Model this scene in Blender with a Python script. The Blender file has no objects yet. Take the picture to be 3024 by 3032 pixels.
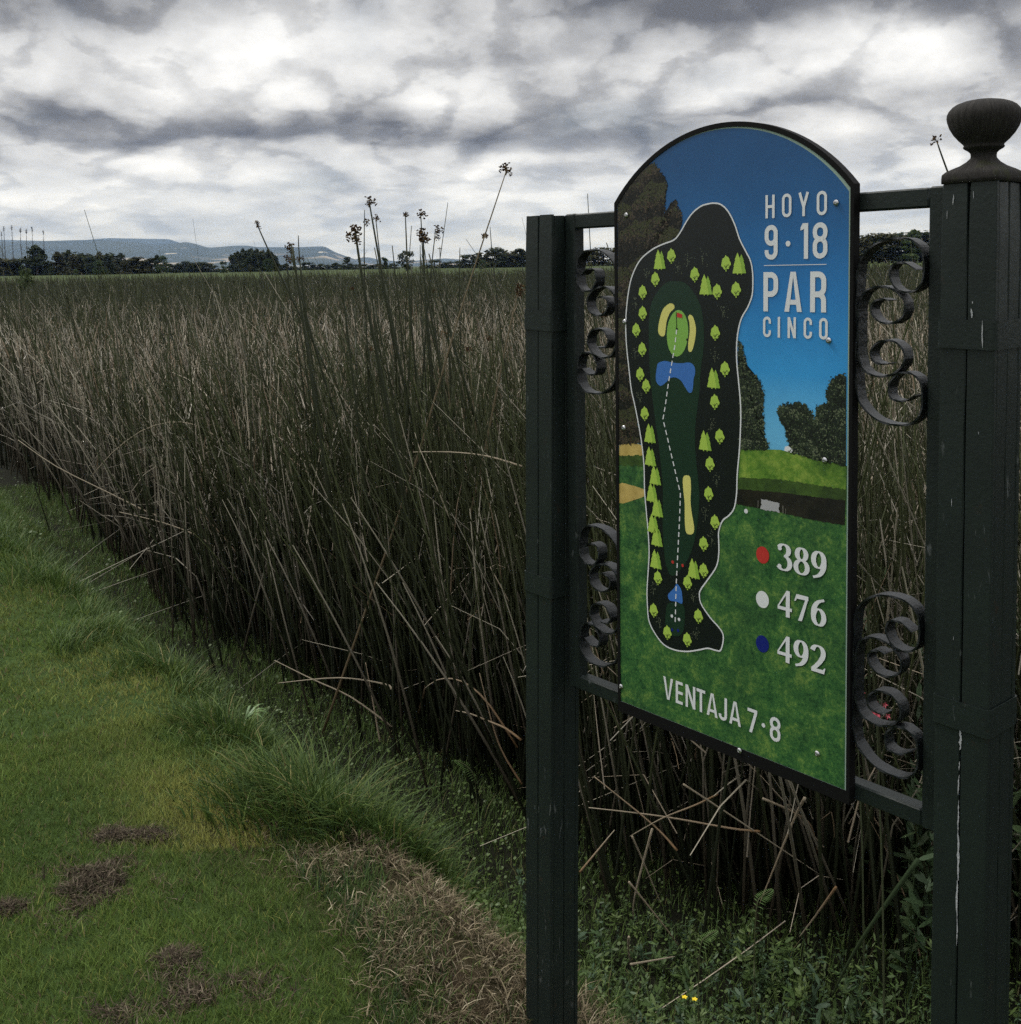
import bpy, math, random
import numpy as np
from mathutils import Matrix, Vector

# ------------------------------------------------------------------ scene, camera, world, sun, exposure
SC = bpy.context.scene
COL = SC.collection
random.seed(7)
RNG = np.random.default_rng(11)
EYE = 1.6

cam_data = bpy.data.cameras.new('camera')
cam = bpy.data.objects.new('camera', cam_data)
COL.objects.link(cam)
cam_data.sensor_fit = 'HORIZONTAL'
cam_data.sensor_width = 36.0
cam_data.lens = 3260.0 / 3024.0 * 36.0
cam_data.shift_y = -(1516.0 - 1050.0) / 3024.0
cam_data.clip_start = 0.05
cam_data.clip_end = 40000.0
_p, _r = math.radians(4.682), math.radians(0.945)
_fw = Vector((0, math.cos(_p), -math.sin(_p)))
_up0 = Vector((0, math.sin(_p), math.cos(_p)))
_rt0 = Vector((1, 0, 0))
_rt = _rt0 * math.cos(_r) - _up0 * math.sin(_r)
_up = _rt0 * math.sin(_r) + _up0 * math.cos(_r)
cam.matrix_world = Matrix(((_rt.x, _up.x, -_fw.x, 0), (_rt.y, _up.y, -_fw.y, 0), (_rt.z, _up.z, -_fw.z, EYE), (0, 0, 0, 1)))
SC.camera = cam

SC.render.engine = 'CYCLES'
SC.cycles.use_denoising = False          # leave the fine grain of a phone picture
SC.cycles.use_adaptive_sampling = True
SC.cycles.adaptive_threshold = 0.014
SC.cycles.adaptive_min_samples = 56
SC.cycles.max_bounces = 4
SC.cycles.diffuse_bounces = 2
SC.cycles.glossy_bounces = 2
SC.cycles.transmission_bounces = 2
SC.cycles.volume_bounces = 0
SC.cycles.sample_clamp_indirect = 6.0
SC.view_settings.view_transform = 'Standard'
SC.view_settings.look = 'None'
SC.view_settings.exposure = 0.28
SC.view_settings.gamma = 1.0
SC.view_settings.use_curve_mapping = False

SUN_EL, SUN_AZ = math.radians(52), math.radians(-58)      # azimuth from +Y towards +X
sun_dir = Vector((math.sin(SUN_AZ) * math.cos(SUN_EL), math.cos(SUN_AZ) * math.cos(SUN_EL), math.sin(SUN_EL)))
sun_data = bpy.data.lights.new('sun', 'SUN')
sun_data.energy = 1.5
sun_data.angle = math.radians(12)
sun_data.color = (1.0, 0.97, 0.91)
sun = bpy.data.objects.new('sun', sun_data)
COL.objects.link(sun)
sun.rotation_euler = sun_dir.to_track_quat('Z', 'Y').to_euler()


class NG:
    """small node expression builder"""
    def __init__(self, tree):
        self.t = tree
        self.n = tree.nodes
    def new(self, kind, **kw):
        nd = self.n.new(kind)
        for k, v in kw.items():
            setattr(nd, k, v)
        return nd
    def link(self, a, b):
        self.t.links.new(a, b)
    def put(self, sock, val):
        if isinstance(val, bpy.types.NodeSocket):
            self.t.links.new(val, sock)
        else:
            sock.default_value = val
    def m(self, op, a, b=0.0, c=0.0, clamp=False):
        nd = self.new('ShaderNodeMath', operation=op)
        nd.use_clamp = clamp
        self.put(nd.inputs[0], a)
        self.put(nd.inputs[1], b)
        self.put(nd.inputs[2], c)
        return nd.outputs[0]
    def xyz(self, x, y, z):
        nd = self.new('ShaderNodeCombineXYZ')
        self.put(nd.inputs[0], x)
        self.put(nd.inputs[1], y)
        self.put(nd.inputs[2], z)
        return nd.outputs[0]
    def noise(self, vec, scale, detail=4.0, rough=0.5, dist=0.0, lac=2.0):
        nd = self.new('ShaderNodeTexNoise')
        if vec is not None:
            self.link(vec, nd.inputs['Vector'])
        self.put(nd.inputs['Scale'], scale)
        nd.inputs['Detail'].default_value = detail
        nd.inputs['Roughness'].default_value = rough
        nd.inputs['Distortion'].default_value = dist
        nd.inputs['Lacunarity'].default_value = lac
        return nd.outputs['Fac']
    def step(self, v, a, b, c=0.0, d=1.0):
        nd = self.new('ShaderNodeMapRange', interpolation_type='SMOOTHSTEP')
        self.put(nd.inputs[0], v)
        for i, q in enumerate((a, b, c, d)):
            self.put(nd.inputs[i + 1], q)
        return nd.outputs[0]
    def ramp(self, fac, stops, interp='LINEAR'):
        nd = self.new('ShaderNodeValToRGB')
        cr = nd.color_ramp
        cr.interpolation = interp
        while len(cr.elements) < len(stops):
            cr.elements.new(0.5)
        for e, (pos, colr) in zip(cr.elements, stops):
            e.position = pos
            e.color = (*colr, 1.0)
        self.put(nd.inputs[0], fac)
        return nd.outputs[0]
    def mix(self, fac, a, b, blend='MIX'):
        nd = self.new('ShaderNodeMix', data_type='RGBA', blend_type=blend)
        self.put(nd.inputs[0], fac)
        for i, q in ((6, a), (7, b)):
            self.put(nd.inputs[i], q if isinstance(q, bpy.types.NodeSocket) else (*q, 1.0))
        return nd.outputs[2]


def build_world():
    w = bpy.data.worlds.new('World')
    SC.world = w
    w.use_nodes = True
    g = NG(w.node_tree)
    g.n.clear()
    out = g.new('ShaderNodeOutputWorld')
    sky = g.new('ShaderNodeTexSky', sky_type='NISHITA')
    sky.sun_disc = False
    sky.sun_elevation = SUN_EL
    sky.sun_rotation = SUN_AZ
    bg_sky = g.new('ShaderNodeBackground')
    g.link(sky.outputs[0], bg_sky.inputs[0])
    bg_sky.inputs[1].default_value = 0.10
    tc = g.new('ShaderNodeTexCoord')
    nrm = g.new('ShaderNodeVectorMath', operation='NORMALIZE')
    g.link(tc.outputs['Generated'], nrm.inputs[0])
    sp = g.new('ShaderNodeSeparateXYZ')
    g.link(nrm.outputs[0], sp.inputs[0])
    X, Y, Z = sp.outputs
    az = g.m('MULTIPLY', g.m('ARCTAN2', X, Y), 57.29578)             # degrees, 0 = north (+Y)
    el = g.m('MULTIPLY', g.m('ARCSINE', Z), 57.29578)
    elp = g.m('MAXIMUM', el, 0.0)
    w1 = g.m('LOGARITHM', g.m('ADD', elp, 4.0), 2.718282)            # layers bunch up towards the horizon
    azr = g.m('ARCTAN2', X, Y)
    ca, sa = g.m('COSINE', azr), g.m('SINE', azr)

    def vmath(op, a, b):
        nd = g.new('ShaderNodeVectorMath', operation=op)
        g.put(nd.inputs[0], a)
        g.put(nd.inputs[1], b)
        return nd.outputs['Value'] if op == 'DOT_PRODUCT' else nd.outputs[0]

    def blob(tot, a0, e0, sa_, se_, amp, flat=1.0):
        # a cloud mass seen at (azimuth, elevation); flat > 1 gives it a crisper underside
        d = vmath('MULTIPLY', vmath('SUBTRACT', azel, (a0, e0, 0.0)), (1.0 / sa_, 1.0 / se_, 0.0))
        if flat != 1.0:
            d = vmath('MINIMUM', d, vmath('MULTIPLY', d, (1.0, flat, 1.0)))
        k = g.m('POWER', 0.36788, vmath('DOT_PRODUCT', d, d))
        return g.m('MULTIPLY_ADD', k, amp, tot)

    # gently warped directions so that cloud edges billow
    def ringvec(k, kz, seed):
        return g.xyz(g.m('MULTIPLY', sa, k), g.m('MULTIPLY', ca, k), g.m('ADD', g.m('MULTIPLY', w1, kz), seed))

    warp = g.noise(ringvec(9.0, 4.2, 3.0), 1.0, 4.0, 0.58)
    wv = g.m('SUBTRACT', warp, 0.5)
    elw = g.m('ADD', el, g.m('MULTIPLY', wv, 2.6))
    azel = g.xyz(az, elw, 0.0)

    def puffs(dv, detail):
        # heaped cells: folded noise, rounded lumps with narrow creases between
        q = g.m('ADD', g.m('MULTIPLY', g.m('ADD', w1, dv), 4.6), g.m('MULTIPLY', wv, 0.9))
        p = g.xyz(g.m('MULTIPLY', sa, 12.0), g.m('MULTIPLY', ca, 12.0), q)
        nd = g.new('ShaderNodeTexNoise', noise_type='RIDGED_MULTIFRACTAL')
        g.link(p, nd.inputs['Vector'])
        nd.inputs['Scale'].default_value = 1.0
        nd.inputs['Detail'].default_value = detail
        nd.inputs['Roughness'].default_value = 0.42
        nd.inputs['Lacunarity'].default_value = 2.2
        nd.inputs['Offset'].default_value = 1.0
        nd.inputs['Gain'].default_value = 1.0
        return g.m('MULTIPLY', nd.outputs['Fac'], -0.6)

    d0 = puffs(0.0, 4.0)
    d1 = puffs(0.14, 1.0)
    soft = g.noise(ringvec(13.0, 6.0, 1.3), 1.0, 5.0, 0.60)
    broad = g.noise(ringvec(5.0, 2.4, 8.5), 1.0, 2.0, 0.5)
    light = g.m('MULTIPLY', g.m('SUBTRACT', d0, d1), 0.24)
    b = g.m('ADD', g.m('ADD', light, g.m('MULTIPLY', g.m('SUBTRACT', broad, 0.5), 1.0)), g.m('ADD', 0.60, g.m('ADD', g.m('MULTIPLY', wv, 0.45), g.m('MULTIPLY', g.m('SUBTRACT', soft, 0.5), 0.80))))
    heap = g.step(g.m('ADD', d0, g.m('MULTIPLY', g.m('SUBTRACT', soft, 0.5), 1.5)), -0.76, -0.53)
    b = g.m('ADD', b, g.m('MULTIPLY', g.m('SUBTRACT', heap, 0.66), 0.11))
    for args in CLOUD_BLOBS:
        b = blob(b, *args)
    b = g.m('MULTIPLY_ADD', g.m('SUBTRACT', b, 0.60), 0.84, 0.60)
    b = g.m('MAXIMUM', g.m('MINIMUM', b, 1.0), 0.0)
    col = g.ramp(b, [(0.0, (0.112, 0.114, 0.124)), (0.22, (0.200, 0.203, 0.214)), (0.45, (0.372, 0.376, 0.386)),
                     (0.66, (0.575, 0.580, 0.585)), (0.86, (0.765, 0.768, 0.765)), (1.0, (0.90, 0.90, 0.89))])
    # distant clouds take the blue of the air
    far = g.step(elw, 7.5, 0.6)
    blue = g.mix(b, (0.20, 0.265, 0.37), (0.76, 0.79, 0.81))
    col = g.mix(g.m('MULTIPLY', far, 0.8), col, blue)
    # an overcast dome is brighter overhead
    zen = g.m('ADD', 1.0, g.m('MULTIPLY', g.step(el, 14.0, 72.0), 1.7))
    col = g.mix(1.0, col, g.xyz(zen, zen, zen), 'MULTIPLY')
    bg_c = g.new('ShaderNodeBackground')
    g.link(col, bg_c.inputs[0])
    bg_c.inputs[1].default_value = 1.05
    mx = g.new('ShaderNodeMixShader')
    cover = g.step(broad, 0.25, 0.45, 0.88, 1.0)
    g.link(cover, mx.inputs[0])
    g.link(bg_sky.outputs[0], mx.inputs[1])
    g.link(bg_c.outputs[0], mx.inputs[2])
    g.link(mx.outputs[0], out.inputs[0])
    w.cycles.sampling_method = 'MANUAL'
    w.cycles.sample_map_resolution = 512


# (azimuth, elevation, half width, half height in degrees, brighter + / darker -)
CLOUD_BLOBS = [
    # the long flat-based bank
    (-19, 6.6, 11, 1.35, -0.48, 3.2), (-8, 6.5, 8, 1.1, -0.40, 3.2), (4, 5.9, 8, 1.4, -0.44, 3.0),
    (-25, 5.2, 5, 0.8, -0.16), (-22, 12.6, 5, 1.5, -0.30), (-17, 9.9, 7, 1.8, 0.20), (-10, 11.5, 4, 1.6, 0.15), (-6.5, 9.6, 2.4, 1.0, 0.16), (-3.4, 8.2, 2.2, 0.6, 0.26),
    # the dark mass overhead on the right
    (19, 12.9, 12, 2.3, -0.78, 1.7), (8, 13.4, 8, 1.6, -0.34), (26, 10.0, 4, 1.7, -0.52, 1.6), (2, 10.4, 4.5, 0.8, -0.26, 1.8),
    (20, 10.6, 2.0, 1.1, 0.34), (16.5, 9.3, 3, 0.7, 0.26), (12, 9.0, 3, 0.9, 0.16), (15, 7.6, 6, 0.5, -0.20, 1.8), (23, 6.6, 5, 0.7, 0.24), (24, 4.2, 5, 0.9, 0.2),
    # low heaps near the skyline
    (-11.5, 4.4, 3.2, 0.7, 0.24), (-17, 5.4, 3, 0.35, 0.20), (-8, 5.0, 2.0, 0.5, 0.20), (-21, 3.6, 4, 0.6, 0.24), (0, 5.0, 4, 0.5, 0.24),
    (-2, 3.0, 2.5, 0.7, 0.22), (0, 1.4, 5, 0.7, 0.26), (-14, 2.4, 8, 0.5, -0.20), (-6, 3.3, 3, 0.5, -0.14),
]
build_world()

# ------------------------------------------------------------------ helpers
def mat(name, base, rough=0.7, spec=0.3, bump=None, build=None):
    """procedural material; build(g, bsdf) may drive the colour"""
    m = bpy.data.materials.new(name)
    m.use_nodes = True
    g = NG(m.node_tree)
    b = m.node_tree.nodes['Principled BSDF']
    b.inputs['Base Color'].default_value = (*base, 1)
    b.inputs['Roughness'].default_value = rough
    b.inputs['Specular IOR Level'].default_value = spec
    if build:
        build(g, b)
    if bump:
        sc, strength, dist = bump
        tc = g.new('ShaderNodeTexCoord')
        bp = g.new('ShaderNodeBump')
        bp.inputs['Strength'].default_value = strength
        bp.inputs['Distance'].default_value = dist
        g.link(g.noise(tc.outputs['Object'], sc, 6, 0.6), bp.inputs['Height'])
        g.link(bp.outputs[0], b.inputs['Normal'])
    return m


def leaf_mat(name, rough=0.55, trans=0.25, spec=0.25, tint=(1, 1, 1)):
    """foliage: colour from the mesh's own 'tint' attribute, some light let through"""
    m = bpy.data.materials.new(name)
    m.use_nodes = True
    g = NG(m.node_tree)
    b = m.node_tree.nodes['Principled BSDF']
    at = g.new('ShaderNodeAttribute', attribute_name='tint')
    c = at.outputs['Color']
    if tint != (1, 1, 1):
        c = g.mix(1.0, c, tint, 'MULTIPLY')
    g.link(c, b.inputs['Base Color'])
    b.inputs['Roughness'].default_value = rough
    b.inputs['Specular IOR Level'].default_value = spec
    if trans > 0:
        tr = g.new('ShaderNodeBsdfTranslucent')
        g.link(c, tr.inputs[0])
        mx = g.new('ShaderNodeMixShader')
        mx.inputs[0].default_value = trans
        out = m.node_tree.nodes['Material Output']
        g.link(b.outputs[0], mx.inputs[1])
        g.link(tr.outputs[0], mx.inputs[2])
        g.link(mx.outputs[0], out.inputs[0])
    return m


def mesh_np(name, verts, faces, nper, tint=None, smooth=False):
    """fast mesh: verts (N,3), faces (F,nper) int array"""
    me = bpy.data.meshes.new(name)
    verts = np.asarray(verts, dtype=np.float32)
    faces = np.asarray(faces, dtype=np.int32)
    nf = len(faces)
    me.vertices.add(len(verts))
    me.vertices.foreach_set('co', verts.ravel())
    me.loops.add(nf * nper)
    me.loops.foreach_set('vertex_index', faces.ravel())
    me.polygons.add(nf)
    me.polygons.foreach_set('loop_start', np.arange(0, nf * nper, nper, dtype=np.int32))
    if tint is not None:
        a = me.attributes.new('tint', 'FLOAT_COLOR', 'POINT')
        cc = np.ones((len(verts), 4), dtype=np.float32)
        cc[:, :3] = tint
        a.data.foreach_set('color', cc.ravel())
    me.update(calc_edges=True)
    if smooth:
        me.polygons.foreach_set('use_smooth', np.ones(nf, dtype=bool))
    return me


def link(name, me, material=None, parent=None, loc=None):
    o = bpy.data.objects.new(name, me)
    COL.objects.link(o)
    if material is not None and me is not None and not me.materials:
        me.materials.append(material)
    if parent is not None:
        o.parent = parent
    if loc is not None:
        o.location = loc
    return o


def tag(o, label=None, cat=None, group=None, kind=None):
    if label:
        o['label'] = label
    if cat:
        o['category'] = cat
    if group:
        o['group'] = group
    if kind:
        o['kind'] = kind
    return o


def empty(name, loc=(0, 0, 0), rz=0.0):
    o = bpy.data.objects.new(name, None)
    o.empty_display_size = 0.1
    COL.objects.link(o)
    o.location = loc
    o.rotation_euler = (0, 0, rz)
    return o


class MB:
    """collects verts and faces of one part"""
    def __init__(self):
        self.v, self.f = [], []
    def add(self, vs, fs):
        k = len(self.v)
        self.v += [tuple(q) for q in vs]
        self.f += [tuple(i + k for i in q) for q in fs]
    def box(self, x0, x1, y0, y1, z0, z1, bev=0.0):
        if bev <= 0:
            vs = [(x, y, z) for z in (z0, z1) for y in (y0, y1) for x in (x0, x1)]
            self.add(vs, [(0, 2, 3, 1), (4, 5, 7, 6), (0, 1, 5, 4), (2, 6, 7, 3), (0, 4, 6, 2), (1, 3, 7, 5)])
            return
        # chamfered along z edges and at the ends
        b = bev
        ring = [(x0 + b, y0), (x1 - b, y0), (x1, y0 + b), (x1, y1 - b), (x1 - b, y1), (x0 + b, y1), (x0, y1 - b), (x0, y0 + b)]
        cx, cy = (x0 + x1) / 2, (y0 + y1) / 2
        def sc(k):
            return [(cx + (x - cx) * (1 - 2 * k / (x1 - x0)), cy + (y - cy) * (1 - 2 * k / (y1 - y0))) for x, y in ring]
        lev = [(z0, b), (z0 + b, 0), (z1 - b, 0), (z1, b)]
        vs = []
        for z, k in lev:
            vs += [(x, y, z) for x, y in sc(k)]
        fs = [tuple(range(7, -1, -1)), tuple(range(24, 32))]
        for l in range(3):
            for i in range(8):
                j = (i + 1) % 8
                fs.append((l * 8 + i, l * 8 + j, l * 8 + 8 + j, l * 8 + 8 + i))
        self.add(vs, fs)
    def tube(self, pts, rad, n=8, cap=True):
        pts = [Vector(p) for p in pts]
        rs = rad if isinstance(rad, (list, tuple)) else [rad] * len(pts)
        vs, fs = [], []
        for i, p in enumerate(pts):
            t = (pts[min(i + 1, len(pts) - 1)] - pts[max(i - 1, 0)]).normalized()
            a = t.cross(Vector((0, 0, 1)))
            if a.length < 1e-3:
                a = t.cross(Vector((1, 0, 0)))
            a.normalize()
            b = t.cross(a)
            for k in range(n):
                an = 2 * math.pi * k / n
                vs.append(p + (a * math.cos(an) + b * math.sin(an)) * rs[i])
        for i in range(len(pts) - 1):
            for k in range(n):
                k2 = (k + 1) % n
                fs.append((i * n + k, i * n + k2, (i + 1) * n + k2, (i + 1) * n + k))
        if cap:
            fs.append(tuple(range(n - 1, -1, -1)))
            fs.append(tuple((len(pts) - 1) * n + k for k in range(n)))
        self.add(vs, fs)
    def lathe(self, prof, n=32, rib=None):
        # prof: (radius, z, squareness 0..1)
        vs, fs = [], []
        for r, z, s in prof:
            for k in range(n):
                an = 2 * math.pi * (k + 0.5) / n
                c, sn = math.cos(an), math.sin(an)
                q = 1.0 / max(abs(c), abs(sn))
                rr = r * (1 - s) + r * q * s
                if rib and z > rib[0]:
                    rr *= 1 + rib[1] * math.cos(rib[2] * an) * min(1.0, (z - rib[0]) / 0.012)
                vs.append((rr * c, rr * sn, z))
        for i in range(len(prof) - 1):
            for k in range(n):
                k2 = (k + 1) % n
                fs.append((i * n + k, i * n + k2, (i + 1) * n + k2, (i + 1) * n + k))
        fs.append(tuple(range(n - 1, -1, -1)))
        fs.append(tuple((len(prof) - 1) * n + k for k in range(n)))
        self.add(vs, fs)
    def mesh(self, name, smooth=False):
        me = bpy.data.meshes.new(name)
        me.from_pydata(self.v, [], self.f)
        me.update()
        if smooth:
            me.polygons.foreach_set('use_smooth', [True] * len(me.polygons))
        return me
    def build(self, name, material, parent=None, smooth=False):
        return link(name, self.mesh(name, smooth), material, parent)


def smooth_closed(pts, sub=3):
    """Catmull-Rom through a closed outline"""
    n = len(pts)
    out = []
    for i in range(n):
        p0, p1, p2, p3 = (np.array(pts[(i + k) % n], float) for k in (-1, 0, 1, 2))
        for s in range(sub):
            t = s / sub
            out.append(0.5 * (2 * p1 + (p2 - p0) * t + (2 * p0 - 5 * p1 + 4 * p2 - p3) * t * t + (3 * p1 - p0 - 3 * p2 + p3) * t ** 3))
    return out


def smooth_open(pts, sub=4):
    n = len(pts)
    out = []
    for i in range(n - 1):
        p0, p1, p2, p3 = (np.array(pts[min(max(i + k, 0), n - 1)], float) for k in (-1, 0, 1, 2))
        for s in range(sub):
            t = s / sub
            out.append(0.5 * (2 * p1 + (p2 - p0) * t + (2 * p0 - 5 * p1 + 4 * p2 - p3) * t * t + (3 * p1 - p0 - 3 * p2 + p3) * t ** 3))
    out.append(np.array(pts[-1], float))
    return out


# ---- image-free placement aids: a direction from the camera, met with a depth or a ground height
def sight(xd, yd):
    """direction from the camera's station towards a bearing, in photograph pixels / 1.5693"""
    k = 3024.0 / 1927.0
    return _fw + _rt * ((xd * k - 1512.0) / 3260.0) - _up * ((yd * k - 1050.0) / 3260.0)


def at_depth(xd, yd, d):
    r = sight(xd, yd)
    q = r * (d / r.y)
    return Vector((q.x, q.y, q.z + EYE))


def on_ground(xd, yd, z):
    r = sight(xd, yd)
    q = r * ((z - EYE) / r.z)
    return Vector((q.x, q.y, z))

# ------------------------------------------------------------------ printed board, millimetres from its upper left corner
MAP=[(241.1,-13.3),(256.6,-16.9),(271.9,-29.8),(285.4,-51.8),(295.4,-76.1),(308.7,-97.8),(318.5,-113.8),(322.8,-132.4),(323.5,-153.5),(321.9,-172.0),(313.7,-190.7),(300.5,-209.6),(293.8,-228.5),(289.8,-252.9),(289.8,-285.3),(293.9,-320.3),(298.0,-359.8),(298.0,-396.0),(295.3,-439.7),(290.8,-480.4),(289.5,-513.5),(284.1,-540.0),(272.6,-554.7),(258.8,-566.2),(250.4,-586.2),(250.3,-605.0),(250.3,-627.4),(244.6,-651.1),(225.6,-677.6),(208.7,-700.2),(206.2,-712.3),(211.0,-726.6),(230.2,-745.1),(249.2,-757.8),(259.5,-768.5),(259.5,-783.6),(253.9,-799.4),(244.4,-801.9),(225.3,-802.9),(205.9,-810.6),(176.3,-821.3),(145.9,-826.0),(120.1,-822.6),(99.2,-807.8),(83.4,-787.4),(79.3,-760.1),(78.5,-728.0),(82.0,-687.1),(84.4,-654.5),(82.0,-615.0),(77.5,-575.8),(73.5,-536.6),(72.3,-489.0),(64.7,-438.3),(50.1,-380.1),(41.4,-351.7),(35.6,-313.2),(29.8,-271.7),(27.7,-232.9),(30.6,-194.2),(38.3,-155.6),(49.5,-129.2),(67.8,-106.1),(95.5,-89.4),(122.5,-80.1),(149.0,-73.3),(163.9,-60.4),(178.7,-41.5),(193.3,-27.0),(211.2,-17.0),(227.1,-13.8)]
FAIR=[(148.6,-147.3),(174.6,-150.3),(196.4,-169.8),(210.7,-191.9),(217.1,-225.1),(217.0,-264.0),(210.4,-303.4),(206.7,-345.7),(203.3,-367.6),(197.4,-405.6),(197.3,-443.4),(201.1,-480.7),(205.8,-517.9),(205.7,-548.3),(199.3,-595.0),(186.9,-635.5),(166.9,-666.4),(146.6,-686.0),(133.8,-684.7),(123.7,-659.1),(118.8,-608.7),(119.1,-561.5),(119.3,-522.3),(114.4,-483.8),(109.5,-445.3),(101.9,-407.0),(96.9,-376.2),(93.6,-353.9),(89.8,-324.8),(87.0,-281.0),(86.5,-237.2),(88.7,-208.0),(94.8,-184.7),(110.5,-164.4),(129.7,-150.1)]
GREEN=[(182.0,-240.1),(181.7,-229.3),(179.8,-219.3),(176.3,-210.8),(171.5,-204.2),(165.7,-200.1),(159.2,-198.8),(152.6,-200.3),(146.2,-204.7),(140.5,-211.5),(135.8,-220.3),(132.6,-230.6),(131.1,-241.7),(131.3,-252.6),(133.3,-262.8),(136.9,-271.5),(141.9,-278.0),(147.8,-282.0),(154.3,-283.1),(161.0,-281.4),(167.4,-276.9),(173.0,-269.9),(177.4,-261.1),(180.5,-250.9)]
BUNK1=[(142.8,-187.1),(149.5,-191.3),(148.4,-197.0),(138.9,-204.3),(131.2,-218.7),(128.5,-233.1),(126.1,-244.7),(119.6,-247.8),(111.9,-243.7),(110.0,-233.6),(114.0,-216.2),(121.8,-198.8),(133.3,-189.5)]
BUNK2=[(185.4,-206.8),(192.7,-210.3),(198.1,-222.8),(199.8,-236.7),(196.1,-256.4),(190.6,-270.7),(185.1,-273.2),(181.5,-268.3),(182.3,-254.1),(185.3,-237.2),(184.6,-220.3),(181.7,-212.0)]
BUNK3=[(168.6,-502.1),(177.5,-496.3),(185.9,-499.8),(187.3,-520.5),(186.2,-543.6),(189.6,-566.0),(194.4,-588.2),(191.9,-600.1),(182.1,-603.7),(174.7,-599.2),(172.3,-576.5),(172.4,-549.5),(169.0,-523.1)]
POND1=[(109.6,-297.4),(125.1,-292.3),(144.1,-294.2),(166.6,-294.5),(185.1,-292.1),(196.0,-298.6),(197.8,-309.7),(194.1,-321.2),(193.0,-332.5),(190.4,-344.0),(183.0,-346.0),(173.8,-336.7),(164.6,-325.9),(151.5,-321.0),(138.3,-323.3),(126.8,-332.7),(115.2,-338.7),(105.5,-332.6),(103.6,-321.1),(106.4,-306.3)]
POND2=[(152.6,-700.4),(162.7,-708.1),(165.7,-721.1),(165.6,-734.8),(151.5,-734.0),(136.1,-735.4),(131.0,-726.7),(138.8,-717.1),(146.5,-709.6)]
TEE=[(131.0,-742.5),(146.4,-737.1),(166.6,-736.5),(171.6,-747.1),(169.9,-778.7),(161.3,-794.5),(146.0,-800.2),(130.6,-798.1),(124.5,-785.7),(125.7,-757.6)]
DASH=[(155.0,-233.8),(149.9,-266.7),(142.2,-298.6),(134.4,-333.6),(126.9,-373.8),(121.1,-399.4),(162.5,-531.7),(159.7,-586.2),(151.6,-700.6),(148.2,-785.9)]
FLAG=[(154.0,-202.6),(155.0,-232.4),(155.8,-203.4),(168.1,-206.6),(168.1,-213.1),(155.8,-211.9),(179.7,-251.4)]
DOTS=[(143.2,-662.0),(166.9,-663.6),(140.6,-763.6),(157.9,-765.9),(155.3,-787.3),(141.0,-789.6)]
PINE=[(114.7,-108.5),(295.4,-118.7),(222.6,-154.6),(239.5,-317.5),(88.7,-429.9),(89.4,-473.1),(101.3,-507.1),(93.1,-540.9),(106.1,-566.7),(95.4,-598.8),(104.7,-622.2),(101.8,-665.2),(193.2,-665.0),(220.4,-429.6)]
ROUND=[(143.2,-102.0),(267.4,-117.4),(197.6,-135.9),(247.8,-165.6),(288.8,-162.3),(104.0,-143.6),(72.4,-167.4),(72.1,-206.3),(55.4,-238.1),(70.4,-273.5),(243.5,-237.3),(264.9,-299.5),(64.8,-320.5),(79.8,-341.6),(242.3,-358.3),(75.7,-393.7),(253.3,-418.0),(231.3,-469.4),(228.3,-523.0),(242.4,-571.5),(216.6,-614.8),(216.5,-663.1),(178.8,-693.1),(106.8,-698.9),(95.8,-763.2),(204.2,-749.3),(129.6,-797.5),(177.8,-799.0)]
TWIG=[(181.0,-107.0),(158.1,-118.3),(215.6,-106.4),(82.6,-129.6),(53.9,-185.1),(259.9,-196.8),(242.4,-275.4),(51.4,-280.3),(63.6,-362.0),(233.3,-396.6),(246.3,-492.5),(220.1,-559.3),(234.3,-599.5),(94.5,-720.6),(192.5,-713.3),(109.9,-781.1),(197.7,-779.0)]
SCREW=[(31.8,-23.5),(483.6,-27.1),(471.8,-242.6),(25.4,-223.4),(21.2,-425.4),(465.8,-434.5),(8.8,-934.3),(297.0,-967.4),(455.2,-920.5)]
TREEL=[(7.7,-4.0),(32.7,29.7),(57.2,59.8),(73.1,67.1),(94.7,69.5),(108.1,61.3),(115.7,49.3),(128.9,37.0),(132.6,22.7),(126.9,6.1),(128.7,-10.9),(124.8,-23.4),(138.0,-19.9),(147.5,-3.6),(155.0,-4.0),(160.4,-21.1),(167.0,-27.0),(165.8,-49.3),(160.2,-65.9),(107.1,-86.8),(59.7,-114.7),(39.1,-155.6),(29.4,-232.9),(35.6,-313.2),(50.1,-380.1),(64.6,-450.2),(6.9,-458.5)]
TREEM=[(292.1,-247.4),(302.2,-260.5),(308.9,-284.4),(317.2,-309.4),(328.7,-306.0),(340.1,-317.3),(346.6,-335.4),(345.0,-354.2),(344.8,-366.6),(348.8,-405.2),(342.8,-409.4),(356.5,-418.6),(356.6,-429.9),(296.2,-436.7)]
TREER=[(503.5,-295.5),(485.9,-296.5),(474.5,-306.0),(466.0,-326.7),(469.0,-342.1),(450.4,-350.8),(445.8,-370.2),(439.4,-358.5),(430.5,-349.0),(414.4,-345.2),(379.5,-353.2),(372.4,-363.6),(379.6,-381.1),(390.1,-390.6),(390.1,-404.5),(396.4,-414.3),(396.4,-428.9),(450.9,-436.3),(504.4,-439.2)]
FIELD=[(296.2,-434.2),(379.8,-427.3),(504.4,-438.5),(504.9,-489.1),(459.1,-490.7),(377.9,-490.8),(293.1,-500.1)]
POND=[(292.6,-505.0),(378.0,-499.0),(459.2,-495.9),(503.4,-493.4),(502.6,-533.7),(439.6,-534.9),(369.6,-532.1),(286.3,-532.3)]
BANKP=[(292.6,-485.6),(377.9,-476.7),(504.8,-476.5),(504.2,-499.3),(459.2,-502.7),(378.0,-505.0),(290.8,-515.1)]
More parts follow.
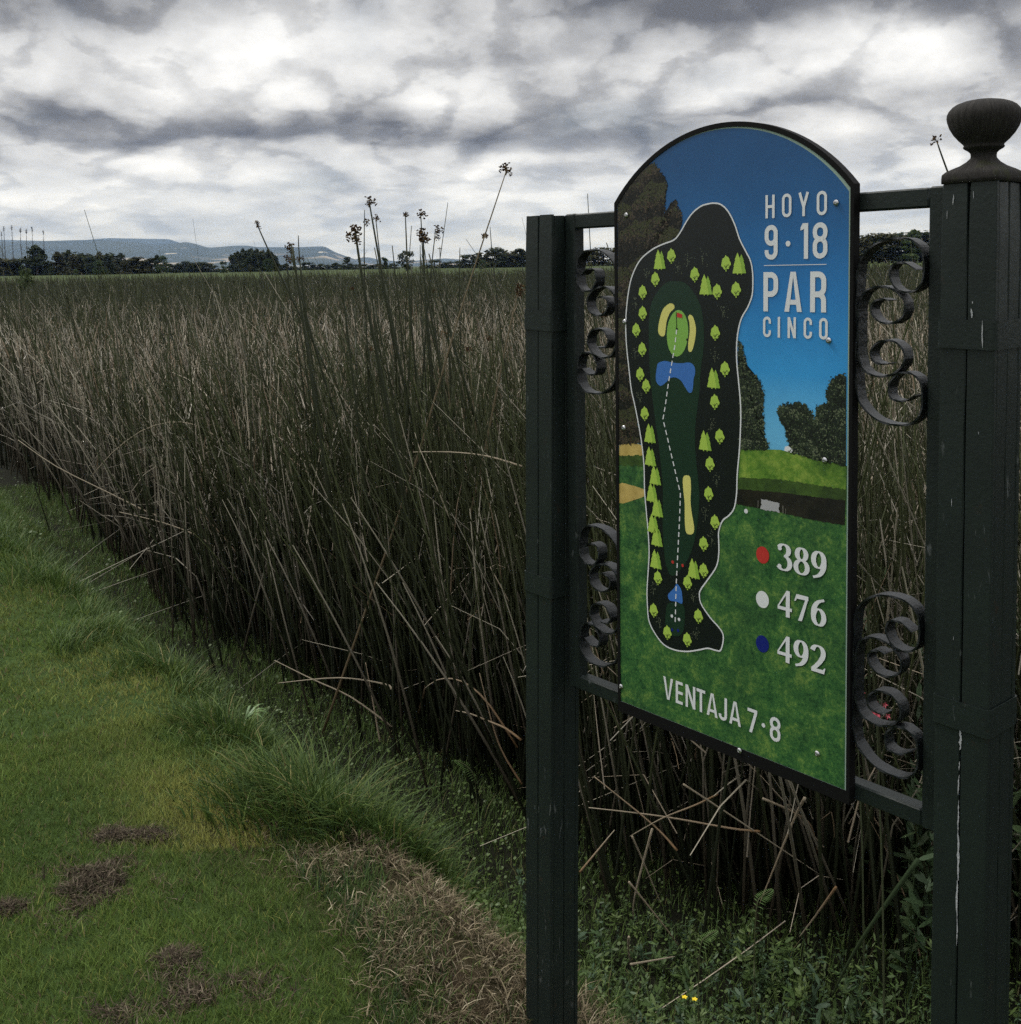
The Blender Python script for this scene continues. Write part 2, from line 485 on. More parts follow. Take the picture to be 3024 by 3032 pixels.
REFL=[(341.7,-515.6),(380.1,-516.3),(376.0,-533.6),(339.6,-533.9)]
SANDL=[(6.7,-535.8),(36.7,-533.7),(63.9,-535.9),(73.5,-538.6),(75.6,-548.2),(47.4,-560.4),(6.3,-572.6)]
SANDL2=[(7.6,-450.3),(32.0,-449.7),(67.2,-453.9),(69.8,-473.4),(37.2,-481.3),(7.3,-480.7)]
SHADEL=[(7.3,-480.7),(69.8,-472.6),(72.3,-493.0),(7.1,-499.1)]
GRASSTOP=[(7.3,-478.7),(69.7,-475.4),(296.2,-434.2),(504.4,-438.5)]
BALL=[(309.7,-541.1)]

# ------------------------------------------------------------------ the sign
U_ = Vector((0.642092, -0.766602, 0.006109))
_th, _ps, _le = math.radians(50.05), math.radians(0.35), math.radians(-0.43)
U_ = Vector((math.cos(_th) * math.cos(_ps), -math.sin(_th) * math.cos(_ps), math.sin(_ps)))
_n0 = Vector((-math.sin(_th), -math.cos(_th), 0))
_v0 = _n0.cross(U_)
V_ = _v0 * math.cos(_le) + U_.cross(_v0) * math.sin(_le)
N_ = U_.cross(V_)
O_ = Vector((0.202, 2.1, 0.1116 + EYE))
UC, VC = 0.257, 1.77
sign = empty('golf_hole_sign')
_base = O_ + U_ * UC - V_ * VC
sign.matrix_world = Matrix(((U_.x, -N_.x, V_.x, _base.x), (U_.y, -N_.y, V_.y, _base.y), (U_.z, -N_.z, V_.z, _base.z), (0, 0, 0, 1)))
tag(sign, 'arched golf hole board in a dark green iron frame with scrolls between two posts', 'sign')


def S(u, v, n=0.0):
    return (u - UC, -n, v + VC)


def _paint(g, b):
    tc = g.new('ShaderNodeTexCoord')
    o = tc.outputs['Object']
    n1 = g.noise(o, 9.0, 6, 0.65)
    c = g.ramp(n1, [(0.3, (0.0080, 0.0125, 0.0112)), (0.7, (0.0135, 0.0200, 0.0175))])
    # chipped, chalky marks
    mp = g.new('ShaderNodeMapping')
    mp.inputs['Scale'].default_value = (1.0, 1.0, 0.22)
    g.link(o, mp.inputs[0])
    n2 = g.noise(mp.outputs[0], 75.0, 5, 0.62, 0.6)
    n3 = g.noise(o, 11.0, 3, 0.6)
    k = g.m('MULTIPLY', g.step(n2, 0.62, 0.69), g.step(n3, 0.48, 0.60))
    c = g.mix(g.m('MULTIPLY', k, 0.6), c, (0.13, 0.14, 0.14))
    dust = g.step(g.noise(o, 420.0, 2, 0.5), 0.72, 0.78)
    c = g.mix(g.m('MULTIPLY', dust, 0.35), c, (0.12, 0.12, 0.11))
    rust = g.m('MULTIPLY', g.step(g.noise(o, 34.0, 5, 0.7), 0.63, 0.70), g.step(n3, 0.42, 0.55))
    c = g.mix(g.m('MULTIPLY', rust, 0.5), c, (0.030, 0.020, 0.013))
    g.link(c, b.inputs['Base Color'])
    g.link(g.ramp(n1, [(0.2, (0.52,) * 3), (0.8, (0.34,) * 3)]), b.inputs['Roughness'])


M_PAINT = mat('green_black_paint', (0.013, 0.02, 0.018), 0.42, 0.28, (140.0, 0.35, 0.0015), _paint)
M_IRON = mat('painted_iron', (0.013, 0.017, 0.017), 0.40, 0.26, (160.0, 0.5, 0.0015), _paint)
M_SCROLL = mat('scroll_iron', (0.0075, 0.0100, 0.0112), 0.38, 0.34, (190.0, 0.7, 0.002))
M_TRAY = mat('black_tray', (0.005, 0.005, 0.005), 0.7, 0.12, (90.0, 0.3, 0.001))
M_CORE = mat('post_core', (0.004, 0.005, 0.005), 0.9, 0.1)
M_CHIP = mat('bare_filler', (0.34, 0.35, 0.36), 0.9, 0.1, (300.0, 0.8, 0.002))


def _wood(g, b):
    tc = g.new('ShaderNodeTexCoord')
    o = tc.outputs['Object']
    sp = g.new('ShaderNodeSeparateXYZ')
    g.link(o, sp.inputs[0])
    an = g.m('ARCTAN2', sp.outputs[0], sp.outputs[1])
    p = g.xyz(g.m('MULTIPLY', g.m('SINE', an), 1.0), g.m('MULTIPLY', g.m('COSINE', an), 1.0), g.m('MULTIPLY', sp.outputs[2], 3.0))
    n1 = g.noise(p, 26.0, 6, 0.7, 0.3)
    n2 = g.noise(o, 30.0, 5, 0.6)
    c = g.ramp(n1, [(0.30, (0.008, 0.0075, 0.007)), (0.5, (0.022, 0.020, 0.018)), (0.75, (0.045, 0.041, 0.036))])
    moss = g.m('MULTIPLY', g.step(n2, 0.52, 0.66), g.step(sp.outputs[2], 0.06, 0.01))
    c = g.mix(g.m('MULTIPLY', moss, 0.7), c, (0.030, 0.034, 0.012))
    g.link(c, b.inputs['Base Color'])
    bp = g.new('ShaderNodeBump')
    bp.inputs['Strength'].default_value = 0.6
    bp.inputs['Distance'].default_value = 0.003
    g.link(n1, bp.inputs['Height'])
    g.link(bp.outputs[0], b.inputs['Normal'])


M_WOOD = mat('weathered_wood', (0.02, 0.02, 0.02), 0.8, 0.2, None, _wood)

def plank(x0, x1, y0, y1, z0, z1, bev, seed, n=26, jit=0.0005):
    rg = random.Random(seed)
    b = MB()
    ring = [(x0 + bev, y0), (x1 - bev, y0), (x1, y0 + bev), (x1, y1 - bev), (x1 - bev, y1), (x0 + bev, y1), (x0, y1 - bev), (x0, y0 + bev)]
    vs, fs = [], []
    for i in range(n + 1):
        z = z0 + (z1 - z0) * (i / n) ** 0.9
        k = 0.0012 if i == n else 0.0
        for j, (x, y) in enumerate(ring):
            jx, jy = rg.uniform(-jit, jit), rg.uniform(-jit, jit) * 0.6
            vs.append((x + jx + (k if x < (x0 + x1) / 2 else -k), y + jy + (k if y < (y0 + y1) / 2 else -k), z + (rg.uniform(-0.0012, 0.0006) if i == n else 0)))
    for i in range(n):
        for j in range(8):
            j2 = (j + 1) % 8
            fs.append((i * 8 + j, i * 8 + j2, i * 8 + 8 + j2, i * 8 + 8 + j))
    fs += [tuple(range(7, -1, -1)), tuple(n * 8 + j for j in range(8))]
    b.add(vs, fs)
    return b


# ---- posts: a hollow core clad in planks, strapped with iron bands
def make_post(uc, lean, finial, label):
    H = 0.0403
    top, bot = -0.0125, -1.98
    core = MB()
    core.box(-H + 0.005, H - 0.005, -H + 0.005, H - 0.005, bot, top - 0.003)
    post = core.build('post', M_CORE, sign)
    post.location = S(uc, 0.0, -0.0203)
    post.rotation_euler = (0, lean, 0)
    post['label'] = label
    pl = MB()
    t, gap, w = 0.009, 0.0014, H
    # two boards to a face; the front pair runs corner to corner, the side pair butts behind it
    for k, (x0, x1) in enumerate(((-H, -0.0014), (0.0002, H))):
        q = plank(x0, x1, -H, -H + t, bot, top + 0.0008 * (k - 0.5), 0.0014, k + 3)
        q.build('plank', M_PAINT, post)
        q = MB()
        q.box(x0, x1, H - t, H, bot, top, 0.0012)
        q.build('plank', M_PAINT, post)
    for sx in (-1, 1):
        for k, (y0, y1) in enumerate(((-H + t + 0.0004, -0.002), (-0.0004, H - t - 0.0004))):
            xa, xb = (H - t, H - 0.0008) if sx > 0 else (-H + 0.0008, -H + t)
            q = plank(xa, xb, y0, y1, bot, top - 0.001, 0.0013, k + 9)
            q.build('plank', M_PAINT, post)
    cap = MB()
    cap.box(-H + t + 0.0005, H - t - 0.0005, -H + t + 0.0005, H - t - 0.0005, top - 0.012, top - 0.0015, 0.001)
    cap.build('post_cap', M_PAINT, post)
    for v in (-0.2245, -0.7745):
        b = MB()
        r, th = H + 0.0016, 0.0022
        # a strap bent round the post: four corners slightly rounded
        ring = []
        for cxs, cys, a0 in ((1, -1, -90), (1, 1, 0), (-1, 1, 90), (-1, -1, 180)):
            for k in range(5):
                an = math.radians(a0 + 90 * k / 4)
                ring.append((cxs * (r - 0.006) + 0.006 * math.cos(an), cys * (r - 0.006) + 0.006 * math.sin(an)))
        n = len(ring)
        vs, fs = [], []
        for off, z in ((0.0, v - 0.0205), (th, v - 0.0205), (th, v + 0.0205), (0.0, v + 0.0205)):
            for x, y in ring:
                L = math.hypot(x, y)
                jz = 0.0006 * math.sin(37 * x + 51 * y + 9 * v)
                vs.append((x * (1 + off / L), y * (1 + off / L), z + jz))
        for l in range(4):
            l2 = (l + 1) % 4
            for i in range(n):
                j = (i + 1) % n
                fs.append((l * n + i, l * n + j, l2 * n + j, l2 * n + i))
        b.add(vs, fs)
        b.build('iron_band', M_IRON, post)
    if finial:
        f = MB()
        prof = [(0.0415, -0.0125, 1.0), (0.0415, -0.006, 1.0), (0.041, 0.000, 1.0), (0.0385, 0.004, 0.9), (0.034, 0.0075, 0.8), (0.026, 0.0125, 0.6),
                (0.0205, 0.018, 0.35), (0.0172, 0.023, 0.1), (0.0170, 0.0265, 0.0), (0.0176, 0.030, 0.0), (0.0205, 0.033, 0.0), (0.0262, 0.0365, 0.0),
                (0.0275, 0.0385, 0.0), (0.0262, 0.0405, 0.0), (0.0272, 0.0425, 0.0), (0.0335, 0.0485, 0.0), (0.0400, 0.0565, 0.0), (0.0452, 0.0655, 0.0), (0.0482, 0.0740, 0.0), (0.0492, 0.0800, 0.0),
                (0.0487, 0.0850, 0.0), (0.0465, 0.0900, 0.0), (0.042, 0.0950, 0.0), (0.036, 0.0988, 0.0), (0.027, 0.1020, 0.0), (0.015, 0.1042, 0.0), (0.004, 0.1050, 0.0)]
        f.lathe(prof, 144, (0.046, 0.010, 26))
        fo = f.build('finial', M_WOOD, post, smooth=True)
        fo['label'] = 'weathered bare wood finial turned like a flattened ball'
        # filler squeezed out along the joint, and pale scrapes
        def sliver(mb, x, y, z, w, h, rg, n=9):
            # a ragged upright flake of bare filler
            L, R = [], []
            cx_ = x
            for i in range(n + 1):
                t = i / n
                cx_ += rg.uniform(-0.35, 0.35) * w
                ww = w * (math.sin(math.pi * min(max(t, 0.04), 0.96)) ** 0.6) * rg.uniform(0.45, 1.15)
                L.append((cx_ - ww, y, z - h * t))
                R.append((cx_ + ww, y, z - h * t))
            vs = L + R
            mb.add(vs, [(i, n + 1 + i, n + 2 + i, i + 1) for i in range(n)])
        rr = random.Random(5)
        ch = MB()
        yf = -H - 0.0011
        for z, h, w in ((-0.795, 0.030, 0.0022), (-0.842, 0.014, 0.0008), (-0.862, 0.030, 0.0009), (-0.90, 0.05, 0.0011), (-0.945, 0.075, 0.0019), (-1.02, 0.055, 0.0015), (-1.075, 0.045, 0.0009)):
            sliver(ch, -0.0006, yf, z, w, h, rr, 14)
        ch.build('cracked_filler', M_CHIP, post)
        for x, v, w, h in ((-0.0215, -0.028, 0.0009, 0.015), (0.007, -0.025, 0.0005, 0.011), (0.0255, -0.2045, 0.0010, 0.038), (-0.031, -0.05, 0.0004, 0.012),
                           (0.0065, -0.188, 0.0019, 0.013), (0.0085, -0.178, 0.0009, 0.003), (-0.018, -0.46, 0.0005, 0.012), (0.02, -0.36, 0.0004, 0.004), (-0.012, -0.66, 0.0004, 0.006)):
            sc_ = MB()
            sliver(sc_, x, -H - (0.0058 if -0.243 < v < -0.2035 else 0.0011), v, w, h, rr, 8)
            sc_.build('paint_scrape', M_CHIP, post)
    return post


make_post(-0.1957, math.radians(1.15), False, 'dark green post without a finial')
make_post(0.7082, 0.0, True, 'dark green post with a ball finial and a white crack of filler')

# ---- iron frame
def part_box(name, u0, u1, v0, v1, n0, n1, m=None, bev=0.0025):
    b = MB()
    x0, y0, z0 = S(u0, v0, n1)
    x1, y1, z1 = S(u1, v1, n0)
    b.box(x0, x1, y0, y1, z0, z1, bev)
    return b.build(name, m or M_IRON, sign)


part_box('stile', -0.1558, -0.1282, -0.984, -0.0115, -0.043, -0.015)
part_box('stile', 0.6292, 0.6668, -0.984, -0.0115, -0.043, -0.015)
part_box('rail', -0.1280, 0.629, -0.0415, -0.0125, -0.0425, -0.0155)
part_box('rail', -0.1280, 0.629, -0.9835, -0.9555, -0.0425, -0.0155)

OCT = [(624.3, -133.1), (606.3, -123.6), (592.7, -122.3), (581.3, -126.3), (577.4, -137.7), (580.4, -150.3), (590.9, -161.8), (604.6, -165.9), (620.3, -163.8),
       (632.3, -154.6), (636.5, -137.3), (636.2, -117.0), (630.5, -100.6), (614.9, -88.8), (592.3, -85.5), (569.3, -87.3), (545.9, -96.0), (525.6, -113.6), (518.5, -132.8)]
ICT = [(576.1, -178.6), (565.6, -176.6), (552.7, -178.8), (544.4, -187.4), (545.7, -198.1), (556.5, -209.6), (573.0, -213.4), (589.2, -210.9),
       (601.6, -201.3), (605.4, -186.7), (601.3, -176.3), (588.7, -164.9), (572.4, -158.7), (556.0, -157.6), (538.2, -161.8), (527.4, -171.5), (521.5, -187.7)]


def make_scroll(half, vmid, mirror, extra):
    v0 = -226.2
    top = [(515.5 + (u - 516.0) * (112.0 / 120.5), v) for u, v in half]
    low = [(u, 2 * v0 - v) for u, v in reversed(top)]
    mid = [(top[-1][0] - 0.8, v0)]
    path = smooth_open(top + extra + mid + [(u, 2 * v0 - v) for u, v in reversed(extra)] + low, 4)
    m = len(path)
    vs, fs = [], []
    nf, nb = -0.005, -0.029
    for i, p in enumerate(path):
        t = path[min(i + 1, m - 1)] - path[max(i - 1, 0)]
        t = t / (np.linalg.norm(t) + 1e-9)
        nn = np.array([-t[1], t[0]])
        e = min(i, m - 1 - i)
        th = 1.5 * (0.45 + 0.55 * min(1.0, e / 6.0)) + 0.25 * math.sin(i * 1.7 + vmid)
        for sg in (1, -1):
            q = p + nn * th * sg
            u = q[0] / 1000.0
            v = (q[1] - v0) / 1000.0 + vmid
            if mirror:
                u = 0.515 - u
            for nd in (nf, nb):
                vs.append(S(u, v, nd + 0.0006 * math.sin(i * 0.9 + sg)))
    for i in range(m - 1):
        a, b = i * 4, i * 4 + 4
        fs += [(a, b, b + 2, a + 2), (a + 1, a + 3, b + 3, b + 1), (a, a + 1, b + 1, b), (a + 2, b + 2, b + 3, a + 3)]
    fs += [(0, 2, 3, 1), (m * 4 - 4, m * 4 - 3, m * 4 - 1, m * 4 - 2)]
    b = MB()
    b.add(vs, fs)
    return b.build('scroll', M_SCROLL, sign)


for mirror in (False, True):
    for vmid in (-0.2262, -0.7730):
        make_scroll(OCT, vmid, mirror, [(515.9, -160.0), (515.4, -190.0)])
        make_scroll(ICT, vmid, mirror, [(519.6, -205.0)])

# ---- board: black steel tray, pale panel, printed sheet
AC, AR = (0.2575, -0.212), 0.334


def arch(inset, du=0.0, bottom=-0.985, left=0.0, right=0.515, n=40):
    R = AR - inset
    cu, cv = AC[0] + du, AC[1]
    def hv(u):
        return cv + math.sqrt(max(R * R - (u - cu) ** 2, 0))
    pts = [(left, bottom), (right, bottom)]
    for i in range(n + 1):
        u = right + (left - right) * i / n
        pts.append((u, hv(u)))
    return pts


def prism(pts, n0, n1):
    b = MB()
    k = len(pts)
    b.add([S(u, v, n1) for u, v in pts] + [S(u, v, n0) for u, v in pts],
          [tuple(range(k)), tuple(range(2 * k - 1, k - 1, -1))] + [(i, k + i, k + (i + 1) % k, (i + 1) % k) for i in range(k)])
    return b


board = prism(arch(0.0), -0.015, -0.0012).build('sign_board', M_TRAY, sign)
outer, inner = arch(0.0), arch(0.0085, bottom=-0.9640, left=0.0068, right=0.5088)
rim = MB()
k = len(outer)
vs = [S(u, v, 0.0018) for u, v in outer] + [S(u, v, 0.0018) for u, v in inner] + [S(u, v, -0.0012) for u, v in inner] + [S(u, v, -0.0012) for u, v in outer]
fs = []
for i in range(k):
    j = (i + 1) % k
    fs += [(i, j, k + j, k + i), (k + i, k + j, 2 * k + j, 2 * k + i), (3 * k + i, 3 * k + j, j, i)]
rim.add(vs, fs)
rim.build('rim', M_TRAY, board)
M_PALE = mat('pale_panel', (0.27, 0.36, 0.30), 0.5, 0.3)
prism(inner, -0.0012, 0.0002).build('panel', M_PALE, board)


def printed(name, stops, scale, detail=6, rough=0.65, coord='Object', dist=0.3):
    def bld(g, b):
        tc = g.new('ShaderNodeTexCoord')
        n = g.noise(tc.outputs[coord], scale, detail, rough, dist)
        n = g.m('ADD', g.m('MULTIPLY', n, 0.62), g.m('MULTIPLY', g.noise(tc.outputs[coord], scale * 0.2, 4, 0.6, 0.6), 0.38))
        c = g.ramp(n, stops)
        w = g.noise(tc.outputs[coord], 7.0, 6, 0.7)
        c = g.mix(1.0, c, g.ramp(w, [(0.3, (0.72, 0.72, 0.72)), (0.6, (1.05, 1.05, 1.05))]), 'MULTIPLY')
        g.link(c, b.inputs['Base Color'])
        g.link(g.ramp(w, [(0.3, (0.5,) * 3), (0.7, (0.28,) * 3)]), b.inputs['Roughness'])
    return mat(name, (0.1, 0.1, 0.1), 0.32, 0.35, None, bld)


def _sky(g, b):
    tc = g.new('ShaderNodeTexCoord')
    sp = g.new('ShaderNodeSeparateXYZ')
    g.link(tc.outputs['Object'], sp.inputs[0])
    z = g.m('SUBTRACT', sp.outputs[2], VC)
    f = g.step(z, 0.13, -0.44)
    c = g.ramp(f, [(0.0, (0.013, 0.075, 0.20)), (0.25, (0.016, 0.11, 0.29)), (0.55, (0.022, 0.18, 0.46)), (0.85, (0.04, 0.30, 0.64)), (1.0, (0.13, 0.42, 0.66))])
    w = g.noise(tc.outputs['Object'], 9.0, 7, 0.72)
    c = g.mix(1.0, c, g.ramp(w, [(0.3, (0.86, 0.88, 0.90)), (0.6, (1.03, 1.03, 1.03))]), 'MULTIPLY')
    sp2 = g.step(g.noise(tc.outputs['Object'], 260.0, 2, 0.5), 0.74, 0.78)
    c = g.mix(g.m('MULTIPLY', sp2, 0.5), c, (0.02, 0.03, 0.05))
    g.link(c, b.inputs['Base Color'])


M_PSKY = mat('printed_sky', (0.02, 0.1, 0.3), 0.30, 0.35, None, _sky)
M_PGRASS = printed('printed_grass', [(0.38, (0.009, 0.038, 0.015)), (0.46, (0.026, 0.092, 0.028)), (0.53, (0.052, 0.145, 0.036)), (0.60, (0.15, 0.25, 0.055))], 130.0, 8, 0.86)
M_PTREE = printed('printed_tree', [(0.40, (0.006, 0.007, 0.006)), (0.50, (0.022, 0.019, 0.014)), (0.58, (0.065, 0.052, 0.038)), (0.70, (0.17, 0.135, 0.09))], 95.0, 9, 0.84)
M_PTREE2 = printed('printed_dark_tree', [(0.42, (0.005, 0.008, 0.007)), (0.52, (0.016, 0.024, 0.016)), (0.60, (0.05, 0.07, 0.035)), (0.70, (0.13, 0.145, 0.08))], 100.0, 9, 0.84)
M_PFIELD = printed('printed_fairway', [(0.38, (0.040, 0.11, 0.014)), (0.50, (0.10, 0.21, 0.025)), (0.64, (0.26, 0.36, 0.06))], 70.0, 8, 0.8)
M_PBANK = printed('printed_bank', [(0.38, (0.016, 0.034, 0.010)), (0.62, (0.060, 0.115, 0.020))], 45.0, 8, 0.75)
M_PPOND = printed('printed_pond', [(0.38, (0.006, 0.006, 0.005)), (0.64, (0.026, 0.023, 0.015))], 30.0, 7, 0.7)
M_PSAND = printed('printed_sand', [(0.36, (0.34, 0.24, 0.06)), (0.64, (0.62, 0.46, 0.15))], 50.0, 8, 0.75)
M_PWHITE = mat('print_white', (0.66, 0.67, 0.68), 0.32, 0.35)
M_PMAP = mat('print_map_black', (0.006, 0.0085, 0.0088), 0.30, 0.35)
M_PFAIR = mat('print_fairway_green', (0.010, 0.030, 0.017), 0.30, 0.35)
M_PGREEN = mat('print_green', (0.20, 0.40, 0.075), 0.30, 0.35)
M_PLIME = mat('print_lime', (0.36, 0.52, 0.08), 0.30, 0.35)
M_PLIME2 = mat('print_lime_shade', (0.24, 0.40, 0.055), 0.30, 0.35)
M_PBUNK = mat('print_bunker', (0.62, 0.58, 0.17), 0.30, 0.35)
M_PWATER = mat('print_water', (0.045, 0.15, 0.44), 0.30, 0.35)
M_PRED = mat('print_red', (0.45, 0.035, 0.03), 0.30, 0.35)
M_PNAVY = mat('print_navy', (0.008, 0.015, 0.16), 0.30, 0.35)
M_PBLACK = mat('print_black', (0.006, 0.006, 0.006), 0.30, 0.35)
M_PTWIG = mat('print_twig', (0.10, 0.115, 0.075), 0.30, 0.35)


def rough_edge(pts, amp, seed, step=3.0):
    """leafy outline: resample a closed outline and jitter it"""
    rr = random.Random(seed)
    out = []
    n = len(pts)
    for i in range(n):
        a, b = pts[i], pts[(i + 1) % n]
        L = math.dist(a, b)
        m = max(1, int(L / step))
        for j in range(m):
            t = j / m
            on_edge = (a[0] < 12 and b[0] < 12) or (a[0] > 500 and b[0] > 500)
            k = 0 if on_edge or j == 0 and False else amp
            out.append((a[0] + (b[0] - a[0]) * t + rr.uniform(-k, k), a[1] + (b[1] - a[1]) * t + rr.uniform(-k, k)))
    return out


def flat(polys, layer, name, m, parent=None):
    b = MB()
    n = 0.0002 + 0.00013 * layer
    for ip, p in enumerate(polys):
        p = [(q[0] / 1000.0, q[1] / 1000.0) for q in p]
        area = sum(p[i][0] * p[(i + 1) % len(p)][1] - p[(i + 1) % len(p)][0] * p[i][1] for i in range(len(p)))
        if area < 0:
            p = p[::-1]
        b.add([S(u, v, n + 4e-6 * (ip % 25)) for u, v in p], [tuple(range(len(p)))])
    return b.build(name, m, parent or board)


flat([[(u * 1000, v * 1000) for u, v in arch(0.0105, du=-0.0050, bottom=-0.9635, left=0.0068, right=0.5056)]], 1, 'printed_sky', M_PSKY)
gt = [(6.8, -478.7), (69.7, -470), (296.2, -434.2), (505.6, -438.5)]
flat([[(6.8, -963.4), (505.6, -963.4)] + gt[::-1]], 2, 'printed_grass', M_PGRASS)
flat([SANDL2], 3, 'printed_sand', M_PSAND)
flat([rough_edge(SHADEL, 1.5, 3)], 4, 'printed_shade', M_PBANK)
flat([smooth_closed(SANDL, 3)], 3, 'printed_bunker', M_PSAND)
flat([[(min(u, 504.2), v) for u, v in FIELD]], 3, 'printed_field', M_PFIELD)
flat([rough_edge([(min(u, 504.2), v) for u, v in BANKP], 1.2, 6)], 4, 'printed_bank', M_PBANK)
flat([rough_edge([(min(u, 504.2), v) for u, v in POND], 0.8, 7)], 5, 'printed_pond', M_PPOND)
M_PREFL = mat('print_reflection', (0.36, 0.36, 0.37), 0.3, 0.35)
flat([rough_edge([(341, -516), (352, -515), (366, -517), (379, -516.5), (377, -525), (378.5, -533), (366, -532), (352, -533.5), (340, -532), (342, -524)], 0.9, 8, 2.0)], 6, 'printed_reflection', M_PREFL)
for q_ in ([(384, -520), (386.5, -520), (387, -533), (384.5, -533)], [(390, -524), (391.5, -524), (391.5, -534), (390.2, -534)], [(334, -519), (336, -519), (335.5, -531), (333.8, -531)]):
    flat([q_], 6, 'printed_reflection', mat('print_dim_reflection', (0.10, 0.095, 0.08), 0.3, 0.35))
flat([[(max(u, 6.9), min(v, 1000 * (AC[1] + math.sqrt(max((AR - 0.0128) ** 2 - (max(u, 6.9) / 1000 - AC[0] + 0.0065) ** 2, 0))))) for u, v in rough_edge(TREEL, 3.4, 1, 1.9)]], 5, 'printed_tree', M_PTREE)
flat([rough_edge(TREEM, 2.4, 2, 1.9)], 6, 'printed_tree', M_PTREE2)
flat([rough_edge([(min(u, 504.2), v) for u, v in TREER], 2.4, 4, 1.9)], 6, 'printed_tree', M_PTREE2)
def inside(p, poly):
    x, y = p
    c = False
    n = len(poly)
    for i in range(n):
        x1, y1 = poly[i]
        x2, y2 = poly[(i + 1) % n]
        if (y1 > y) != (y2 > y) and x < (x2 - x1) * (y - y1) / (y2 - y1) + x1:
            c = not c
    return c


def foliage(poly, count, tones, seed, layer, size):
    """the dotted leaf masses of a printed tree"""
    rg = random.Random(seed)
    xs, ys = [p[0] for p in poly], [p[1] for p in poly]
    # clump centres give light tops and dark hollows
    cl = [(rg.uniform(min(xs), max(xs)), rg.uniform(min(ys), max(ys)), rg.uniform(9, 22)) for _ in range(70)]
    buckets = [[] for _ in tones]
    k = 0
    while k < count:
        p = (rg.uniform(min(xs) - 2, max(xs) + 2), rg.uniform(min(ys), max(ys) + 3))
        k += 1
        if not inside(p, poly) and not inside((p[0] + rg.uniform(-3, 3), p[1] - rg.uniform(0, 4)), poly):
            continue
        lim = 1000 * (AC[1] + math.sqrt(max((AR - 0.0128) ** 2 - (p[0] / 1000 - AC[0] + 0.0065) ** 2, 0))) - 2
        if p[0] < 9 or p[0] > 502 or p[1] > lim:
            continue
        c = min(cl, key=lambda q: math.dist(p, q[:2]) / q[2])
        lit = 0.5 + 0.5 * (p[1] - c[1]) / c[2] + rg.gauss(0, 0.22)
        b = min(len(tones) - 1, max(0, int(lit * len(tones))))
        a, r = rg.uniform(0, 6.28), rg.uniform(0.5, 1.0) * size
        pts = [(p[0] + r * math.cos(a + t) * rg.uniform(0.5, 1), p[1] + r * math.sin(a + t) * rg.uniform(0.4, 0.9)) for t in (0, 1.3, 2.7, 4.1, 5.2)]
        buckets[b].append(pts)
    for i, (m, pl) in enumerate(zip(tones, buckets)):
        if pl:
            o = flat(pl, layer + 0.25 * i, 'printed_foliage', m)
            o['kind'] = 'stuff'


T0 = mat('print_leaf_black', (0.006, 0.007, 0.006), 0.35, 0.3)
T1 = mat('print_leaf_brown', (0.030, 0.024, 0.017), 0.35, 0.3)
T2 = mat('print_leaf_tan', (0.075, 0.056, 0.038), 0.35, 0.3)
T3 = mat('print_leaf_olive', (0.045, 0.050, 0.022), 0.35, 0.3)
T4 = mat('print_leaf_dark_green', (0.014, 0.022, 0.013), 0.35, 0.3)
T5 = mat('print_leaf_green', (0.045, 0.065, 0.032), 0.35, 0.3)
T6 = mat('print_leaf_pale', (0.11, 0.13, 0.075), 0.35, 0.3)
foliage(TREEL, 15000, (T0, T0, T1, T2, T3), 11, 5.3, 3.0)
foliage(TREEM, 2600, (T0, T4, T5, T6), 12, 6.3, 2.3)
foliage(TREER, 3600, (T0, T4, T4, T5, T6), 13, 6.3, 2.3)
flat([[(388, -428), (404, -430), (404, -424), (396, -419), (389, -421)]], 7, 'printed_clubhouse', M_PWHITE)
M_PTRUNK = mat('print_trunk', (0.05, 0.03, 0.018), 0.3, 0.35)
for q_ in ([(17, -455), (14.5, -455), (15, -400), (17, -400)], [(40, -458), (37, -458), (38, -395), (40.5, -395)], [(27, -452), (25.5, -452), (26, -400), (27.2, -400)]):
    flat([q_], 6, 'printed_trunk', M_PTRUNK)


def disc(c, rx, ry=None, n=20):
    ry = ry or rx
    return [(c[0] + rx * math.cos(2 * math.pi * i / n), c[1] + ry * math.sin(2 * math.pi * i / n)) for i in range(n)]


# stroked shapes: a centre line with a width
def stroke(pts, w, closed=False):
    P = [np.array(q, float) for q in pts]
    n = len(P)
    L, R = [], []
    for i in range(n):
        if closed:
            a, b = P[(i - 1) % n], P[(i + 1) % n]
        else:
            a, b = P[max(i - 1, 0)], P[min(i + 1, n - 1)]
        d0 = P[i] - a if np.linalg.norm(P[i] - a) > 1e-9 else b - P[i]
        d1 = b - P[i] if np.linalg.norm(b - P[i]) > 1e-9 else P[i] - a
        d0 = d0 / np.linalg.norm(d0)
        d1 = d1 / np.linalg.norm(d1)
        t = d0 + d1
        t = t / (np.linalg.norm(t) + 1e-9)
        nn = np.array([-t[1], t[0]])
        ww = (w(t) if callable(w) else w) / 2 / max(0.55, abs(float(np.dot(t, d0))))
        L.append(P[i] + nn * ww)
        R.append(P[i] - nn * ww)
    out = []
    for i in range(n if closed else n - 1):
        j = (i + 1) % n
        out.append([tuple(L[i]), tuple(L[j]), tuple(R[j]), tuple(R[i])])
    return out


def arcp(cx, cy, rx, ry, a0, a1, n=10):
    return [(cx + rx * math.cos(math.radians(a0 + (a1 - a0) * i / n)), cy + ry * math.sin(math.radians(a0 + (a1 - a0) * i / n))) for i in range(n + 1)]


